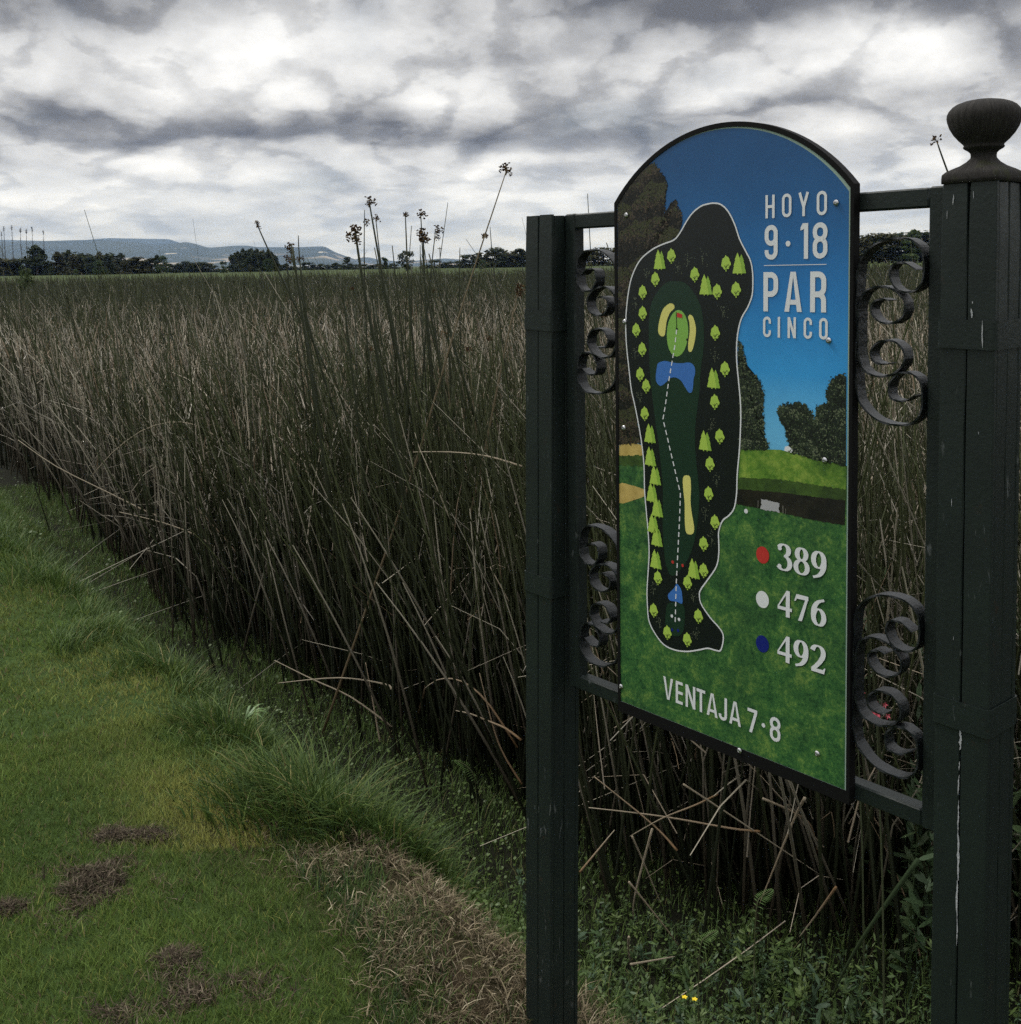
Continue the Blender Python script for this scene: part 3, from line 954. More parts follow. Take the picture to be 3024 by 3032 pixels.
def glyph(ch, W, H, t):
    h = t / 2
    x0, x1, y0, y1 = h, W - h, h, H - h
    xm = W / 2
    r = min((x1 - x0) / 2, H * 0.2)
    def loop(a, b):
        return (arcp(x1 - r, b - r, r, r, 0, 90) + arcp(x0 + r, b - r, r, r, 90, 180) + arcp(x0 + r, a + r, r, r, 180, 270) + arcp(x1 - r, a + r, r, r, 270, 360))
    V = lambda x: stroke([(x, 0), (x, H)], t)
    if ch == 'O':
        return stroke(loop(y0, y1), t, True)
    if ch == 'C':
        return stroke([(x1, H * 0.66)] + arcp(x1 - r, y1 - r, r, r, 0, 90) + arcp(x0 + r, y1 - r, r, r, 90, 180) + arcp(x0 + r, y0 + r, r, r, 180, 270) + arcp(x1 - r, y0 + r, r, r, 270, 360) + [(x1, H * 0.34)], t)
    if ch == 'H':
        return V(x0) + V(x1) + stroke([(x0 + h, H * 0.5), (x1 - h, H * 0.5)], t * 0.95)
    if ch == 'Y':
        return stroke([(x0, H), (xm, H * 0.38)], t) + stroke([(x1, H), (xm, H * 0.38)], t) + stroke([(xm, 0), (xm, H * 0.45)], t)
    if ch == '9':
        return stroke(loop(H * 0.40 + h, y1), t, True) + stroke([(x1, H * 0.75)] + arcp(x1 - r, y0 + r, r, r, 360, 270) + arcp(x0 + r, y0 + r, r, r, 270, 180) + [(x0, H * 0.28)], t)
    if ch == '1':
        return stroke([(x1, 0), (x1, H)], t) + [[(x1, H), (x1, H * 0.86), (0, H * 0.80), (0, H * 0.885), (x1 - h * 1.6, H)]]
    if ch == '8':
        return stroke(loop(y0, H * 0.54), t, True) + stroke(loop(H * 0.54, y1), t, True)
    if ch in 'PR':
        yb = H * 0.44
        q = V(x0) + stroke([(x0 + h, y1)] + arcp(x1 - r, y1 - r, r, r, 90, 0) + arcp(x1 - r, yb + r, r, r, 0, -90) + [(x0 + h, yb)], t)
        if ch == 'R':
            q += stroke([(x1 - r, yb)] + arcp(x1 - r * 1.02, yb - r, r, r, 80, 0, 6) + [(x1, 0)], t)
        return q
    if ch in 'AV':
        f = (lambda y: y) if ch == 'A' else (lambda y: H - y)
        q = [[(0, f(0)), (t, f(0)), (xm + t * 0.12, f(H)), (xm - t * 0.55, f(H))], [(W, f(0)), (W - t, f(0)), (xm - t * 0.12, f(H)), (xm + t * 0.55, f(H))]]
        if ch == 'A':
            q.append([(W * 0.24, H * 0.18), (W * 0.76, H * 0.18), (W * 0.72, H * 0.30), (W * 0.28, H * 0.30)])
        return q
    if ch == 'I':
        return stroke([(W / 2, 0), (W / 2, H)], t)
    if ch == 'N':
        return V(x0) + V(x1) + [[(0, H), (t * 1.05, H), (W, 0), (W - t * 1.05, 0)]]
    if ch == 'E':
        return V(x0) + [[(t, y - h), (W, y - h), (W, y + h), (t, y + h)] for y in (y0, H / 2, y1)]
    if ch == 'T':
        return stroke([(xm, 0), (xm, H - t)], t) + [[(0, H - t), (W, H - t), (W, H), (0, H)]]
    if ch == 'J':
        return stroke([(x1, H)] + arcp(x1 - r, y0 + r, r, r, 360, 270) + arcp(x0 + r, y0 + r, r, r, 270, 180) + [(x0, H * 0.26)], t)
    if ch == '7':
        return [[(0, H - t), (W, H - t), (W, H), (0, H)], [(W - t * 1.05, H - t), (W, H - t), (W * 0.46, 0), (W * 0.46 - t * 1.05, 0)]]
    if ch == '.':
        return [disc((W / 2, H * 0.45), W / 2, W / 2)]
    return []


def serif(ch, W, H):
    """bold old-style figures: thick uprights, thin flats"""
    def w(t):
        return (0.055 + 0.125 * abs(t[1]) ** 1.3)
    def E(cx, cy, rx, ry, a0=0, a1=360, n=26):
        return arcp(cx, cy, rx, ry, a0, a1, n)
    ball = lambda x, y, r=0.075: disc((x, y), r)
    q = []
    if ch == '3':
        q = stroke(E(0.25, 0.76, 0.19, 0.21, 160, -85), w) + stroke(E(0.25, 0.28, 0.24, 0.26, 88, -150), w) + [ball(0.10, 0.80), ball(0.09, 0.14)]
    elif ch == '8':
        q = stroke(E(0.29, 0.75, 0.165, 0.215)[:-1], w, True) + stroke(E(0.29, 0.27, 0.215, 0.25)[:-1], w, True)
    elif ch in '96':
        q = stroke(E(0.28, 0.68, 0.19, 0.29)[:-1], w, True) + stroke(smooth_open([(0.47, 0.72), (0.47, 0.5), (0.42, 0.3), (0.29, 0.12), (0.08, 0.02)], 5), w)
        if ch == '6':
            q = [[(0.57 - x, 1 - y) for x, y in p] for p in q]
    elif ch == '4':
        q = [[(0.34, 0), (0.49, 0), (0.49, 1.0), (0.34, 0.97)], [(0.02, 0.24), (0.57, 0.24), (0.57, 0.365), (0.02, 0.365)], [(0.02, 0.27), (0.02, 0.365), (0.37, 1.0), (0.45, 1.0)]]
    elif ch == '7':
        q = [[(0.05, 0.80), (0.55, 0.82), (0.55, 0.97), (0.10, 0.97)], [(0.02, 0.70), (0.07, 0.70), (0.14, 0.84), (0.10, 0.97)], [(0.44, 0.84), (0.55, 0.88), (0.31, 0.0), (0.17, 0.0)]]
    elif ch == '2':
        q = stroke(E(0.27, 0.74, 0.20, 0.24, 170, -10, 14) + [(0.44, 0.58), (0.34, 0.40), (0.20, 0.22), (0.07, 0.08)], w) + [[(0.03, 0.0), (0.50, 0.0), (0.55, 0.22), (0.50, 0.22), (0.46, 0.14), (0.03, 0.13)]]
    return [[(x * W / 0.57, y * H) for x, y in p] for p in q]


def place(polys, u, v):
    return [[(x + u, y + v) for x, y in p] for p in polys]


def line_of(text, spans, base, H, t):
    q = []
    for ch, (a, b) in zip(text, spans):
        q += place(glyph(ch, b - a, H, t), a, base)
    return q


flat(line_of('HOYO', [(349, 367.3), (381.9, 400.3), (413.5, 433.6), (448, 466.8)], -44.8, 38.0, 4.9), 8, 'lettering', M_PWHITE)
flat(line_of('918', [(347.6, 373.6), (417.9, 432.3), (441, 468.1)], -113.0, 57.0, 7.9) + [disc((393.8, -87.6), 4.7)], 8, 'lettering', M_PWHITE)
flat([[(346, -122.9), (466.7, -122.9), (466.7, -121.8), (346, -121.8)]], 8, 'dividing_line', M_PWHITE)
flat(line_of('PAR', [(345.2, 374.8), (387.2, 420.8), (436.6, 466.4)], -198.3, 65.0, 9.2), 8, 'lettering', M_PWHITE)
flat(line_of('CINCO', [(344.7, 360.6), (374.2, 378.8), (393.6, 409.8), (424.6, 440.4), (453.7, 469.6)], -241.2, 34.2, 4.6), 8, 'lettering', M_PWHITE)
flat(line_of('VENTAJA', [(118.5, 142.5), (149.0, 166.0), (172.8, 196.0), (199.0, 219.0), (222.5, 247.5), (250.0, 268.5), (273.5, 299.0)], -925.0, 42.0, 5.6)
     + line_of('78', [(313.5, 334.0), (360.5, 382.0)], -927.0, 42.0, 5.8) + [disc((347.0, -906.6), 3.8)], 8, 'lettering', M_PWHITE)
M_PSHADOW = mat('print_number_shade', (0.01, 0.035, 0.015), 0.3, 0.35)
for txt, base in (('389', -629.0), ('476', -707.0), ('492', -784.5)):
    q = []
    for ch, a in zip(txt, (374.5, 407.6, 440.8)):
        q += place(serif(ch, 29.5, 45.0), a, base)
    flat([[(x + 1.3, y - 1.3) for x, y in p] for p in q], 7, 'number_shade', M_PSHADOW)
    flat(q, 8, 'number', M_PWHITE)
for c, m in (((344.6, -610.9), M_PRED), ((344.4, -687.7), M_PWHITE), ((344.5, -764.8), M_PNAVY)):
    flat([disc(c, 13.4, 14.6, 28)], 8, 'tee_dot', m)
flat([disc(BALL[0], 4.0)], 8, 'printed_ball', M_PWHITE)

# ---- hole plan
mo = smooth_closed(MAP, 4)
flat([mo], 7, 'hole_plan', M_PMAP)
flat(stroke(mo, 2.6, True), 8, 'plan_outline', M_PWHITE)
flat([smooth_closed(FAIR, 3)], 8, 'plan_fairway', M_PFAIR)
flat([smooth_closed(TEE, 3)], 9, 'plan_tee', M_PFAIR)
flat([GREEN], 9, 'plan_green', M_PGREEN)
for b_ in (BUNK1, BUNK2, BUNK3):
    flat([smooth_closed(b_, 3)], 10, 'plan_bunker', M_PBUNK)
for b_ in (POND1, POND2):
    flat([smooth_closed(b_, 3)], 10, 'plan_water', M_PWATER)
dl = []
dp = [np.array(q) for q in DASH]
acc, on, cur = 0.0, True, [dp[0]]
for a, b in zip(dp[:-1], dp[1:]):
    d = b - a
    L = np.linalg.norm(d)
    pos = 0.0
    while pos < L:
        lim = 9.0 if on else 5.6
        stp = min(lim - acc, L - pos)
        pos += stp
        acc += stp
        q = a + d * pos / L
        if on:
            cur.append(q)
        if acc >= lim - 1e-6:
            if on and len(cur) > 1:
                dl += stroke(cur, 2.4)
            on, acc, cur = not on, 0.0, [q]
flat(dl, 11, 'play_line', M_PWHITE)
flat(stroke(FLAG[0:2], 1.4) + [disc((155.4, -232.6), 2.6, 1.8, 10), disc(FLAG[6], 2.6, 2.2, 10)], 12, 'flag_pole', M_PBLACK)
flat([FLAG[2:6]], 12, 'flag', M_PRED)
for k_, (m_, nm_) in enumerate(((M_PRED, 'red_tee_mark'), (M_PWHITE, 'white_tee_mark'), (M_PNAVY, 'blue_tee_mark'))):
    for q_ in DOTS[2 * k_:2 * k_ + 2]:
        flat([disc(q_, 3.0)], 11, nm_, m_)
rr = random.Random(3)


def icon(name, layers):
    """one printed icon: (layer, material, polygons) sheets in one mesh"""
    b = MB()
    mats, midx = [], []
    for lay, m, polys in layers:
        if m not in mats:
            mats.append(m)
        n = 0.0002 + 0.00013 * lay
        for ip, p in enumerate(polys):
            p = [(q[0] / 1000.0, q[1] / 1000.0) for q in p]
            area = sum(p[i][0] * p[(i + 1) % len(p)][1] - p[(i + 1) % len(p)][0] * p[i][1] for i in range(len(p)))
            if area < 0:
                p = p[::-1]
            b.add([S(u, v, n + 4e-6 * (ip % 25)) for u, v in p], [tuple(range(len(p)))])
            midx.append(mats.index(m))
    me = b.mesh(name)
    for m in mats:
        me.materials.append(m)
    me.polygons.foreach_set('material_index', midx)
    return link(name, me, None, board)


for c in TWIG:
    tw = []
    for _ in range(16):
        x, y = c[0] + rr.gauss(0, 5.0), c[1] + rr.gauss(0, 6.5)
        tw.append([(x - 0.9, y - 0.6), (x + 0.9, y - 0.8), (x + 0.8, y + 0.8), (x - 0.7, y + 0.7)])
    tw += stroke([(c[0], c[1] - 13), (c[0], c[1] - 2)], 0.9)
    o = icon('bare_tree_icon', [(9, M_PTWIG, tw)])
    o['kind'] = 'stuff'
for c in PINE:
    lay = []
    for dx, s, ly, mm_ in ((4.5, 0.92, 12, M_PLIME2), (-3.5, 1.0, 13, M_PLIME)):
        x, y = c[0] + dx, c[1] - 18.0
        o = [(wd * s, hh * s) for hh, wd in ((4, 10.5), (15, 7.2), (15, 8.6), (25, 4.6), (25, 6.2), (37, 0.2))]
        pol = [(x - 10.5 * s, y + 2 * s), (x + 10.5 * s, y + 2 * s)] + [(x + a, y + b) for a, b in o] + [(x - a, y + b) for a, b in reversed(o)]
        lay.append((ly, mm_, [pol]))
        lay.append((ly, mm_, [[(x - 1.2, y), (x + 1.2, y), (x + 1.2, y + 1.9), (x - 1.2, y + 1.9)]]))
    icon('pine_icon', lay)
for c in ROUND:
    o = []
    for i in range(30):
        a = 2 * math.pi * i / 30
        lob = 1 + 0.085 * math.cos(7 * a + 0.7)
        rx = 10.2 * lob * (1.0 if math.sin(a) < 0 else 1.0 - 0.42 * math.sin(a) ** 1.5)
        ry = 13.2 * lob * (0.78 if math.sin(a) < 0 else 1.0)
        o.append((c[0] + rx * math.cos(a), c[1] + ry * math.sin(a)))
    foot = [(c[0] - 1.5, c[1] - 13.5), (c[0] + 1.5, c[1] - 13.5), (c[0] + 1.2, c[1] - 8), (c[0] - 1.2, c[1] - 8)]
    trk = stroke([(c[0], c[1] - 12), (c[0], c[1] - 3)], 0.9) + stroke([(c[0], c[1] - 7), (c[0] + 4, c[1] - 2.5)], 0.9) + stroke([(c[0], c[1] - 8), (c[0] - 4, c[1] - 3.5)], 0.9) + stroke(arcp(c[0] + 4, c[1] - 5, 3, 3, -60, 100, 6), 0.8)
    icon('round_tree_icon', [(14, M_PLIME, [o]), (13, M_PLIME, [foot]), (15, M_PMAP, trk)])

M_STEEL = mat('screw_steel', (0.45, 0.45, 0.46), 0.28, 0.5)
M_STEEL.node_tree.nodes['Principled BSDF'].inputs['Metallic'].default_value = 1.0
sm = MB()
vs, fs = [], []
for r, h in ((5.2, 0.0), (5.0, 1.0), (3.9, 2.2), (2.0, 2.9), (1.6, 2.2), (0.3, 2.1)):
    for i in range(12):
        a = 2 * math.pi * i / 12
        vs.append((r * 0.001 * math.cos(a), -h * 0.001, r * 0.001 * math.sin(a)))
for l in range(5):
    for i in range(12):
        j = (i + 1) % 12
        fs.append((l * 12 + i, l * 12 + j, l * 12 + 12 + j, l * 12 + 12 + i))
sm.add(vs, fs)
sme = sm.mesh('screw')
sme.materials.append(M_STEEL)
for u, v in SCREW:
    o = link('screw', sme, None, board)
    o.location = S(u / 1000, max(v / 1000, -0.975), 0.0018 if v < -960 else 0.0012)
    o.location = Vector(o.location) + Vector((0, -0.0005, 0))

# ------------------------------------------------------------------ ground
LIP = [(-60, 66), (-30, 36), (-12, 18.3), (-6, 11.0), (-3.49, 7.39), (-3.14, 6.63), (-2.42, 5.67), (-1.85, 4.88), (-1.46, 4.39), (-1.03, 3.75), (-0.81, 3.42),
       (-0.6, 3.12), (-0.34, 2.93), (-0.16, 2.68), (0.0, 2.46), (0.14, 2.30), (0.30, 2.17), (0.8, 1.72), (1.8, 0.9), (5, -1.5), (30, -15), (60, -30)]
REEDF = [(-60, 78), (-30, 43), (-12, 21), (-5.18, 11.0), (-3.29, 8.2), (-1.79, 5.83), (-1.23, 5.25), (-0.62, 4.55), (-0.2, 4.09), (0.01, 3.80), (0.22, 3.30),
         (0.64, 3.04), (1.15, 2.84), (2.2, 2.10), (6, -0.6), (30, -14), (60, -30)]
MARSH = -0.35


def signed(x, y, line):
    """distance to a polyline, positive on its far (marsh) side"""
    best = np.full(np.shape(x), 1e9)
    sg = np.ones(np.shape(x))
    for (ax, ay), (bx, by) in zip(line[:-1], line[1:]):
        dx, dy = bx - ax, by - ay
        t = np.clip(((x - ax) * dx + (y - ay) * dy) / (dx * dx + dy * dy), 0, 1)
        d = np.hypot(x - ax - t * dx, y - ay - t * dy)
        s = np.sign(dx * (y - ay) - dy * (x - ax))
        m = d < best
        best = np.where(m, d, best)
        sg = np.where(m, s, sg)
    return best * sg


_perm = np.random.default_rng(4).random((256, 256))


def vnoise(x, y, scale, seed=0.0):
    x = np.asarray(x) * scale + seed * 17.3 + 400.0
    y = np.asarray(y) * scale + seed * 9.1 + 400.0
    xi, yi = np.floor(x).astype(int), np.floor(y).astype(int)
    fx, fy = x - xi, y - yi
    fx, fy = fx * fx * (3 - 2 * fx), fy * fy * (3 - 2 * fy)
    g = lambda i, j: _perm[i % 256, j % 256]
    return (g(xi, yi) * (1 - fx) + g(xi + 1, yi) * fx) * (1 - fy) + (g(xi, yi + 1) * (1 - fx) + g(xi + 1, yi + 1) * fx) * fy


def sstep(a, b, v):
    t = np.clip((v - a) / (b - a), 0, 1)
    return t * t * (3 - 2 * t)


def height(x, y):
    s = signed(x, y, LIP)
    r = np.hypot(x, y)
    z = MARSH * sstep(-0.12, 0.5, s)
    z = z + (vnoise(x, y, 1.6, 1) - 0.5) * 0.035 + (vnoise(x, y, 6.0, 2) - 0.5) * 0.016 * (r < 30)
    z = z + 0.04 * np.exp(-((s + 0.12) / 0.16) ** 2) * (vnoise(x, y, 2.2, 6))
    z = z - 0.10 * np.exp(-(((x - 0.12) / 0.34) ** 2 + ((y - 2.16) / 0.34) ** 2))
    fld = sstep(106, 116, r) * (s > 0)
    z = z + fld * (0.40 + 0.70 * sstep(116, 360, r) - 0.0)
    return z


NA, rings = 400, [0.35 * (14000 / 0.35) ** (i / 250.0) for i in range(251)]
A = np.linspace(0, 2 * np.pi, NA, endpoint=False)
RR, AA = np.meshgrid(np.array(rings), A, indexing='ij')
gx, gy = RR * np.sin(AA), RR * np.cos(AA)
gz = height(gx, gy)
gs = signed(gx, gy, LIP)
gn = vnoise(gx, gy, 3.0, 3)
lawn_c, mud_c = np.array((0.036, 0.062, 0.016)), np.array((0.011, 0.012, 0.007))
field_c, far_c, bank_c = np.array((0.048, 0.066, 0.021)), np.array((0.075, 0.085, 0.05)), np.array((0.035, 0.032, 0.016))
tint = np.empty(gx.shape + (3,))
tint[:] = lawn_c
w = sstep(-0.1, 0.35, gs)[..., None]
tint = tint * (1 - w) + mud_c * w
strip = (np.exp(-((gs + 0.18) / 0.16) ** 2) * (gy < 3.2) * (gy > 0.5))[..., None]
tint = tint * (1 - strip) + np.array((0.050, 0.036, 0.022)) * strip
w = (sstep(106, 112, RR) * (gs > 0))[..., None]
tint = tint * (1 - w) + (field_c * (0.75 + 0.5 * vnoise(gx, gy, 0.02, 5)[..., None])) * w
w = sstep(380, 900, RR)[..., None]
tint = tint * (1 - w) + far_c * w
gv = np.stack([gx, gy, gz], -1).reshape(-1, 3)
gt_ = tint.reshape(-1, 3)
NR = len(rings)
i0 = (np.arange(NR - 1)[:, None] * NA + np.arange(NA)[None, :])
i1 = (np.arange(NR - 1)[:, None] * NA + (np.arange(NA)[None, :] + 1) % NA)
gf = np.stack([i0, i0 + NA, i1 + NA, i1], -1).reshape(-1, 4)
gv = np.vstack([gv, [[0, 0, float(height(np.array(0.0), np.array(0.0)))]]])
gt_ = np.vstack([gt_, [lawn_c]])
gme = mesh_np('ground', gv, gf, 4, gt_, smooth=True)


def _soil(g, b):
    at = g.new('ShaderNodeAttribute', attribute_name='tint')
    tc = g.new('ShaderNodeTexCoord')
    n = g.noise(tc.outputs['Object'], 28.0, 8, 0.7)
    k = g.ramp(n, [(0.3, (0.55,) * 3), (0.7, (1.35,) * 3)])
    g.link(g.mix(1.0, at.outputs['Color'], k, 'MULTIPLY'), b.inputs['Base Color'])


ground = link('ground', gme, mat('soil_and_turf', (0.03, 0.04, 0.01), 0.95, 0.1, (60.0, 0.8, 0.01), _soil))
tag(ground, 'mown turf sloping to marshy ground with green fields beyond', kind='structure')

# ------------------------------------------------------------------ hills
def _hill(g, b):
    tc = g.new('ShaderNodeTexCoord')
    o = tc.outputs['Object']
    sp = g.new('ShaderNodeSeparateXYZ')
    g.link(o, sp.inputs[0])
    n1 = g.noise(o, 0.0016, 8, 0.62)
    c = g.ramp(n1, [(0.3, (0.022, 0.034, 0.026)), (0.7, (0.055, 0.066, 0.045))])
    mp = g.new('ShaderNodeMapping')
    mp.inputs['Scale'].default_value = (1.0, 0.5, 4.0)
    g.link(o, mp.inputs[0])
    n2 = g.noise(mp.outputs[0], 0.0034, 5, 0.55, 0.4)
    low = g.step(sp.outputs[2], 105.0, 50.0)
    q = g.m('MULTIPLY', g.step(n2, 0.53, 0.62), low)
    c = g.mix(g.m('MULTIPLY', q, 0.6), c, (0.45, 0.38, 0.30))  # pale fields and quarry ground; their sunlit brightness is painted into the colour
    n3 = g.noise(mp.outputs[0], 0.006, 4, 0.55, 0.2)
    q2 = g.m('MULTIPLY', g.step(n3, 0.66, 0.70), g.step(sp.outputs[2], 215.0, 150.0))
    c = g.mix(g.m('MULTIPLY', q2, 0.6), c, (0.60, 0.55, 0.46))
    g.link(c, b.inputs['Base Color'])


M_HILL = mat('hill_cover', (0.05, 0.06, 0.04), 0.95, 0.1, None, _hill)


def ridge(name, prof, D, depth, seed, label):
    """prof: (bearing px/1.5693, crest px/1.5693) pairs; a slope rises towards the crest and falls behind it"""
    xs, hs = [], []
    for xd, yd in prof:
        p = at_depth(xd, yd, D)
        xs.append(p.x)
        hs.append(p.z)
    X = np.linspace(xs[0], xs[-1], 260)
    H = np.interp(X, xs, hs)
    H = np.convolve(np.pad(H, 1, 'edge'), np.ones(3) / 3, 'valid')
    T = np.linspace(0, 1.45, 36)
    xx, tt = np.meshgrid(X, T, indexing='ij')
    prof_t = np.where(tt <= 1, sstep(0.0, 1.0, tt) * 0.55 + tt * 0.45, 1.0 - (tt - 1) * 1.2)
    yy = D - depth * (1 - tt)
    nz = (vnoise(xx, yy, 0.0016, seed) - 0.6) * 50 + (vnoise(xx, yy, 0.005, seed + 1) - 0.55) * 26 + (vnoise(xx, yy, 0.014, seed + 2) - 0.5) * 12
    fade = np.clip(tt * (1.0 - np.exp(-((tt - 1.0) / 0.25) ** 2) * 0.95), 0, 1)
    zz = np.maximum(H[:, None] * prof_t + nz * fade * np.clip(H[:, None] / 150.0, 0.1, 1), -8)
    zz[:, 0] = -8
    zz[0], zz[-1] = -8, -8
    v = np.stack([xx * (yy / D), yy, zz], -1).reshape(-1, 3)
    n, m = len(X), len(T)
    i0 = np.arange(n - 1)[:, None] * m + np.arange(m - 1)[None, :]
    f = np.stack([i0, i0 + m, i0 + m + 1, i0 + 1], -1).reshape(-1, 4)
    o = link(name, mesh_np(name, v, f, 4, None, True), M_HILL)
    tag(o, label, kind='structure')
    return o


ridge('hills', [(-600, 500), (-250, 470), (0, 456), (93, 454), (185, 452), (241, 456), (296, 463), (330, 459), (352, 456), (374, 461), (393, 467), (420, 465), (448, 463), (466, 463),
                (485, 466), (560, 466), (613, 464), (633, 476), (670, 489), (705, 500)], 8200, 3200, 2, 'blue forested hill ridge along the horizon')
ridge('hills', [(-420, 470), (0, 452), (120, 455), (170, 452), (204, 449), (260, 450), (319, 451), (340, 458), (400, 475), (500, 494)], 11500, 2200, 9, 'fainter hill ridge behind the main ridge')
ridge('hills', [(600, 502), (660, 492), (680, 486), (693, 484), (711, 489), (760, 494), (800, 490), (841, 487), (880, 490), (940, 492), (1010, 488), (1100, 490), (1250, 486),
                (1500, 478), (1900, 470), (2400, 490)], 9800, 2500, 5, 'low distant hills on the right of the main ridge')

# ------------------------------------------------------------------ trees
def tree_meshes(kind, seed):
    """returns (trunk mesh, crown mesh) of a tree about 1 m tall, to be scaled"""
    rg = np.random.default_rng(seed)
    tb = MB()
    if kind == 'bare':
        tb.tube([(0, 0, -0.02), (0.004, 0, 0.4), (-0.004, 0.002, 0.75), (0.003, 0, 1.0)], [0.011, 0.008, 0.005, 0.002], 5)
        cb = MB()
        for k in range(34):
            z = rg.uniform(0.15, 0.97)
            a = rg.uniform(0, 6.28)
            L = rg.uniform(0.02, 0.06) * (1.25 - z)
            cb.tube([(0, 0, z), (math.cos(a) * L, math.sin(a) * L, z + L * 2.2)], [0.0028, 0.0012], 3)
        for k in range(26):
            a, z = rg.uniform(0, 6.28), rg.uniform(0.9, 1.0)
            L = rg.uniform(0.01, 0.03)
            cb.tube([(0, 0, z), (math.cos(a) * L, math.sin(a) * L, z + L)], [0.003, 0.002], 3)
        return tb.mesh('trunk'), cb.mesh('crown')
    lean = rg.normal(0, 0.02, 2)
    tb.tube([(0, 0, -0.03), (lean[0] * 0.3, lean[1] * 0.3, 0.3), (lean[0], lean[1], 0.75)], [0.03, 0.022, 0.008], 6)
    for k in range(5):
        a, z = rg.uniform(0, 6.28), rg.uniform(0.25, 0.6)
        L = rg.uniform(0.1, 0.2)
        tb.tube([(0, 0, z), (math.cos(a) * L, math.sin(a) * L, z + L * 0.9)], [0.012, 0.004], 4)
    # leaf clumps on lobes spread through the crown
    lobes = []
    if kind == 'cone':
        for k in range(16):
            z = rg.uniform(0.10, 0.9)
            R = 0.19 * (1.05 - z) ** 0.8
            a = rg.uniform(0, 6.28)
            lobes.append((math.cos(a) * R * 0.5, math.sin(a) * R * 0.5, z, 0.09 + 0.05 * (1 - z), 0.13))
        lobes.append((0, 0, 0.93, 0.04, 0.10))
        for k in range(5):
            a = rg.uniform(0, 6.28)
            lobes.append((math.cos(a) * 0.12, math.sin(a) * 0.12, rg.uniform(0.06, 0.2), 0.13, 0.10))
    elif kind == 'column':
        for k in range(15):
            z = rg.uniform(0.10, 0.88)
            R = 0.13 * math.sin(math.pi * (0.15 + 0.8 * z)) ** 0.5
            a = rg.uniform(0, 6.28)
            lobes.append((math.cos(a) * R * 0.7, math.sin(a) * R * 0.7, z, rg.uniform(0.07, 0.11), rg.uniform(0.10, 0.15)))
    elif kind == 'round':
        for k in range(22):
            a, e = rg.uniform(0, 6.28), rg.uniform(-1.1, 1.3)
            R = rg.uniform(0.18, 0.36)
            lobes.append((math.cos(a) * math.cos(e) * R, math.sin(a) * math.cos(e) * R, 0.50 + math.sin(e) * 0.42, rg.uniform(0.11, 0.17), rg.uniform(0.10, 0.15)))
    elif kind == 'ragged':
        for k in range(18):
            z = rg.uniform(0.10, 0.95)
            R = rg.uniform(0.03, 0.24) * (1.15 - z)
            a = rg.uniform(0, 6.28)
            lobes.append((math.cos(a) * R, math.sin(a) * R, z, rg.uniform(0.05, 0.12), rg.uniform(0.05, 0.10)))
        for k in range(6):
            a = rg.uniform(0, 6.28)
            lobes.append((math.cos(a) * 0.13, math.sin(a) * 0.13, rg.uniform(0.05, 0.28), rg.uniform(0.08, 0.13), 0.09))
    elif kind == 'shrub':
        for k in range(12):
            a = rg.uniform(0, 6.28)
            z = rg.uniform(0.06, 0.82)
            R = 0.30 * (1 - z * 0.7)
            lobes.append((math.cos(a) * R * 0.6, math.sin(a) * R * 0.6, z, rg.uniform(0.12, 0.2), rg.uniform(0.12, 0.18)))
    per = 58
    C = np.repeat(np.array(lobes), per, 0)
    n = len(C)
    d = rg.normal(size=(n, 3))
    d /= np.linalg.norm(d, axis=1)[:, None]
    rad = rg.uniform(0.55, 1.12, n)[:, None]
    p = C[:, :3] + d * rad * np.stack([C[:, 3], C[:, 3], C[:, 4]], 1)
    sz = rg.uniform(0.020, 0.048, n)[:, None]
    t1 = np.cross(d, rg.normal(size=(n, 3)))
    t1 /= np.linalg.norm(t1, axis=1)[:, None] + 1e-9
    t2 = np.cross(d, t1) * 0.7 + d * rg.normal(0, 0.5, (n, 1))
    v = np.stack([p - t1 * sz, p + t2 * sz * 0.8, p + t1 * sz, p - t2 * sz * 0.8], 1).reshape(-1, 3)
    f = np.arange(n * 4).reshape(-1, 4)
    tone = rg.uniform(0.6, 1.4, n) * np.repeat(rg.uniform(0.75, 1.25, len(lobes)), per)
    tn = np.repeat(tone, 4)[:, None] * np.ones(3)
    return tb.mesh('trunk'), mesh_np('crown', v, f, 4, tn)


M_BARK = mat('bark', (0.05, 0.042, 0.034), 0.9, 0.1)
M_GREYBARK = mat('grey_bark', (0.10, 0.095, 0.09), 0.9, 0.1)
LEAFM = {
    'dark': leaf_mat('dark_needles', 0.7, 0.15, 0.1, (0.031, 0.041, 0.019)),
    'olive': leaf_mat('olive_leaves', 0.7, 0.2, 0.1, (0.050, 0.050, 0.022)),
    'green': leaf_mat('green_leaves', 0.7, 0.2, 0.1, (0.036, 0.056, 0.020)),
    'light': leaf_mat('light_leaves', 0.7, 0.25, 0.1, (0.06, 0.085, 0.035)),
}
TM = {}
for kd, cnt in (('cone', 4), ('column', 4), ('round', 4), ('ragged', 4), ('shrub', 3), ('bare', 3)):
    TM[kd] = [tree_meshes(kd, 100 + i + 10 * len(kd)) for i in range(cnt)]
for a in TM.values():
    for t, c in a:
        t.materials.append(M_BARK)
for t, c in TM['bare']:
    t.materials[0] = M_GREYBARK
    c.materials.append(M_GREYBARK)
_ct = {}
_rt_ = random.Random(21)


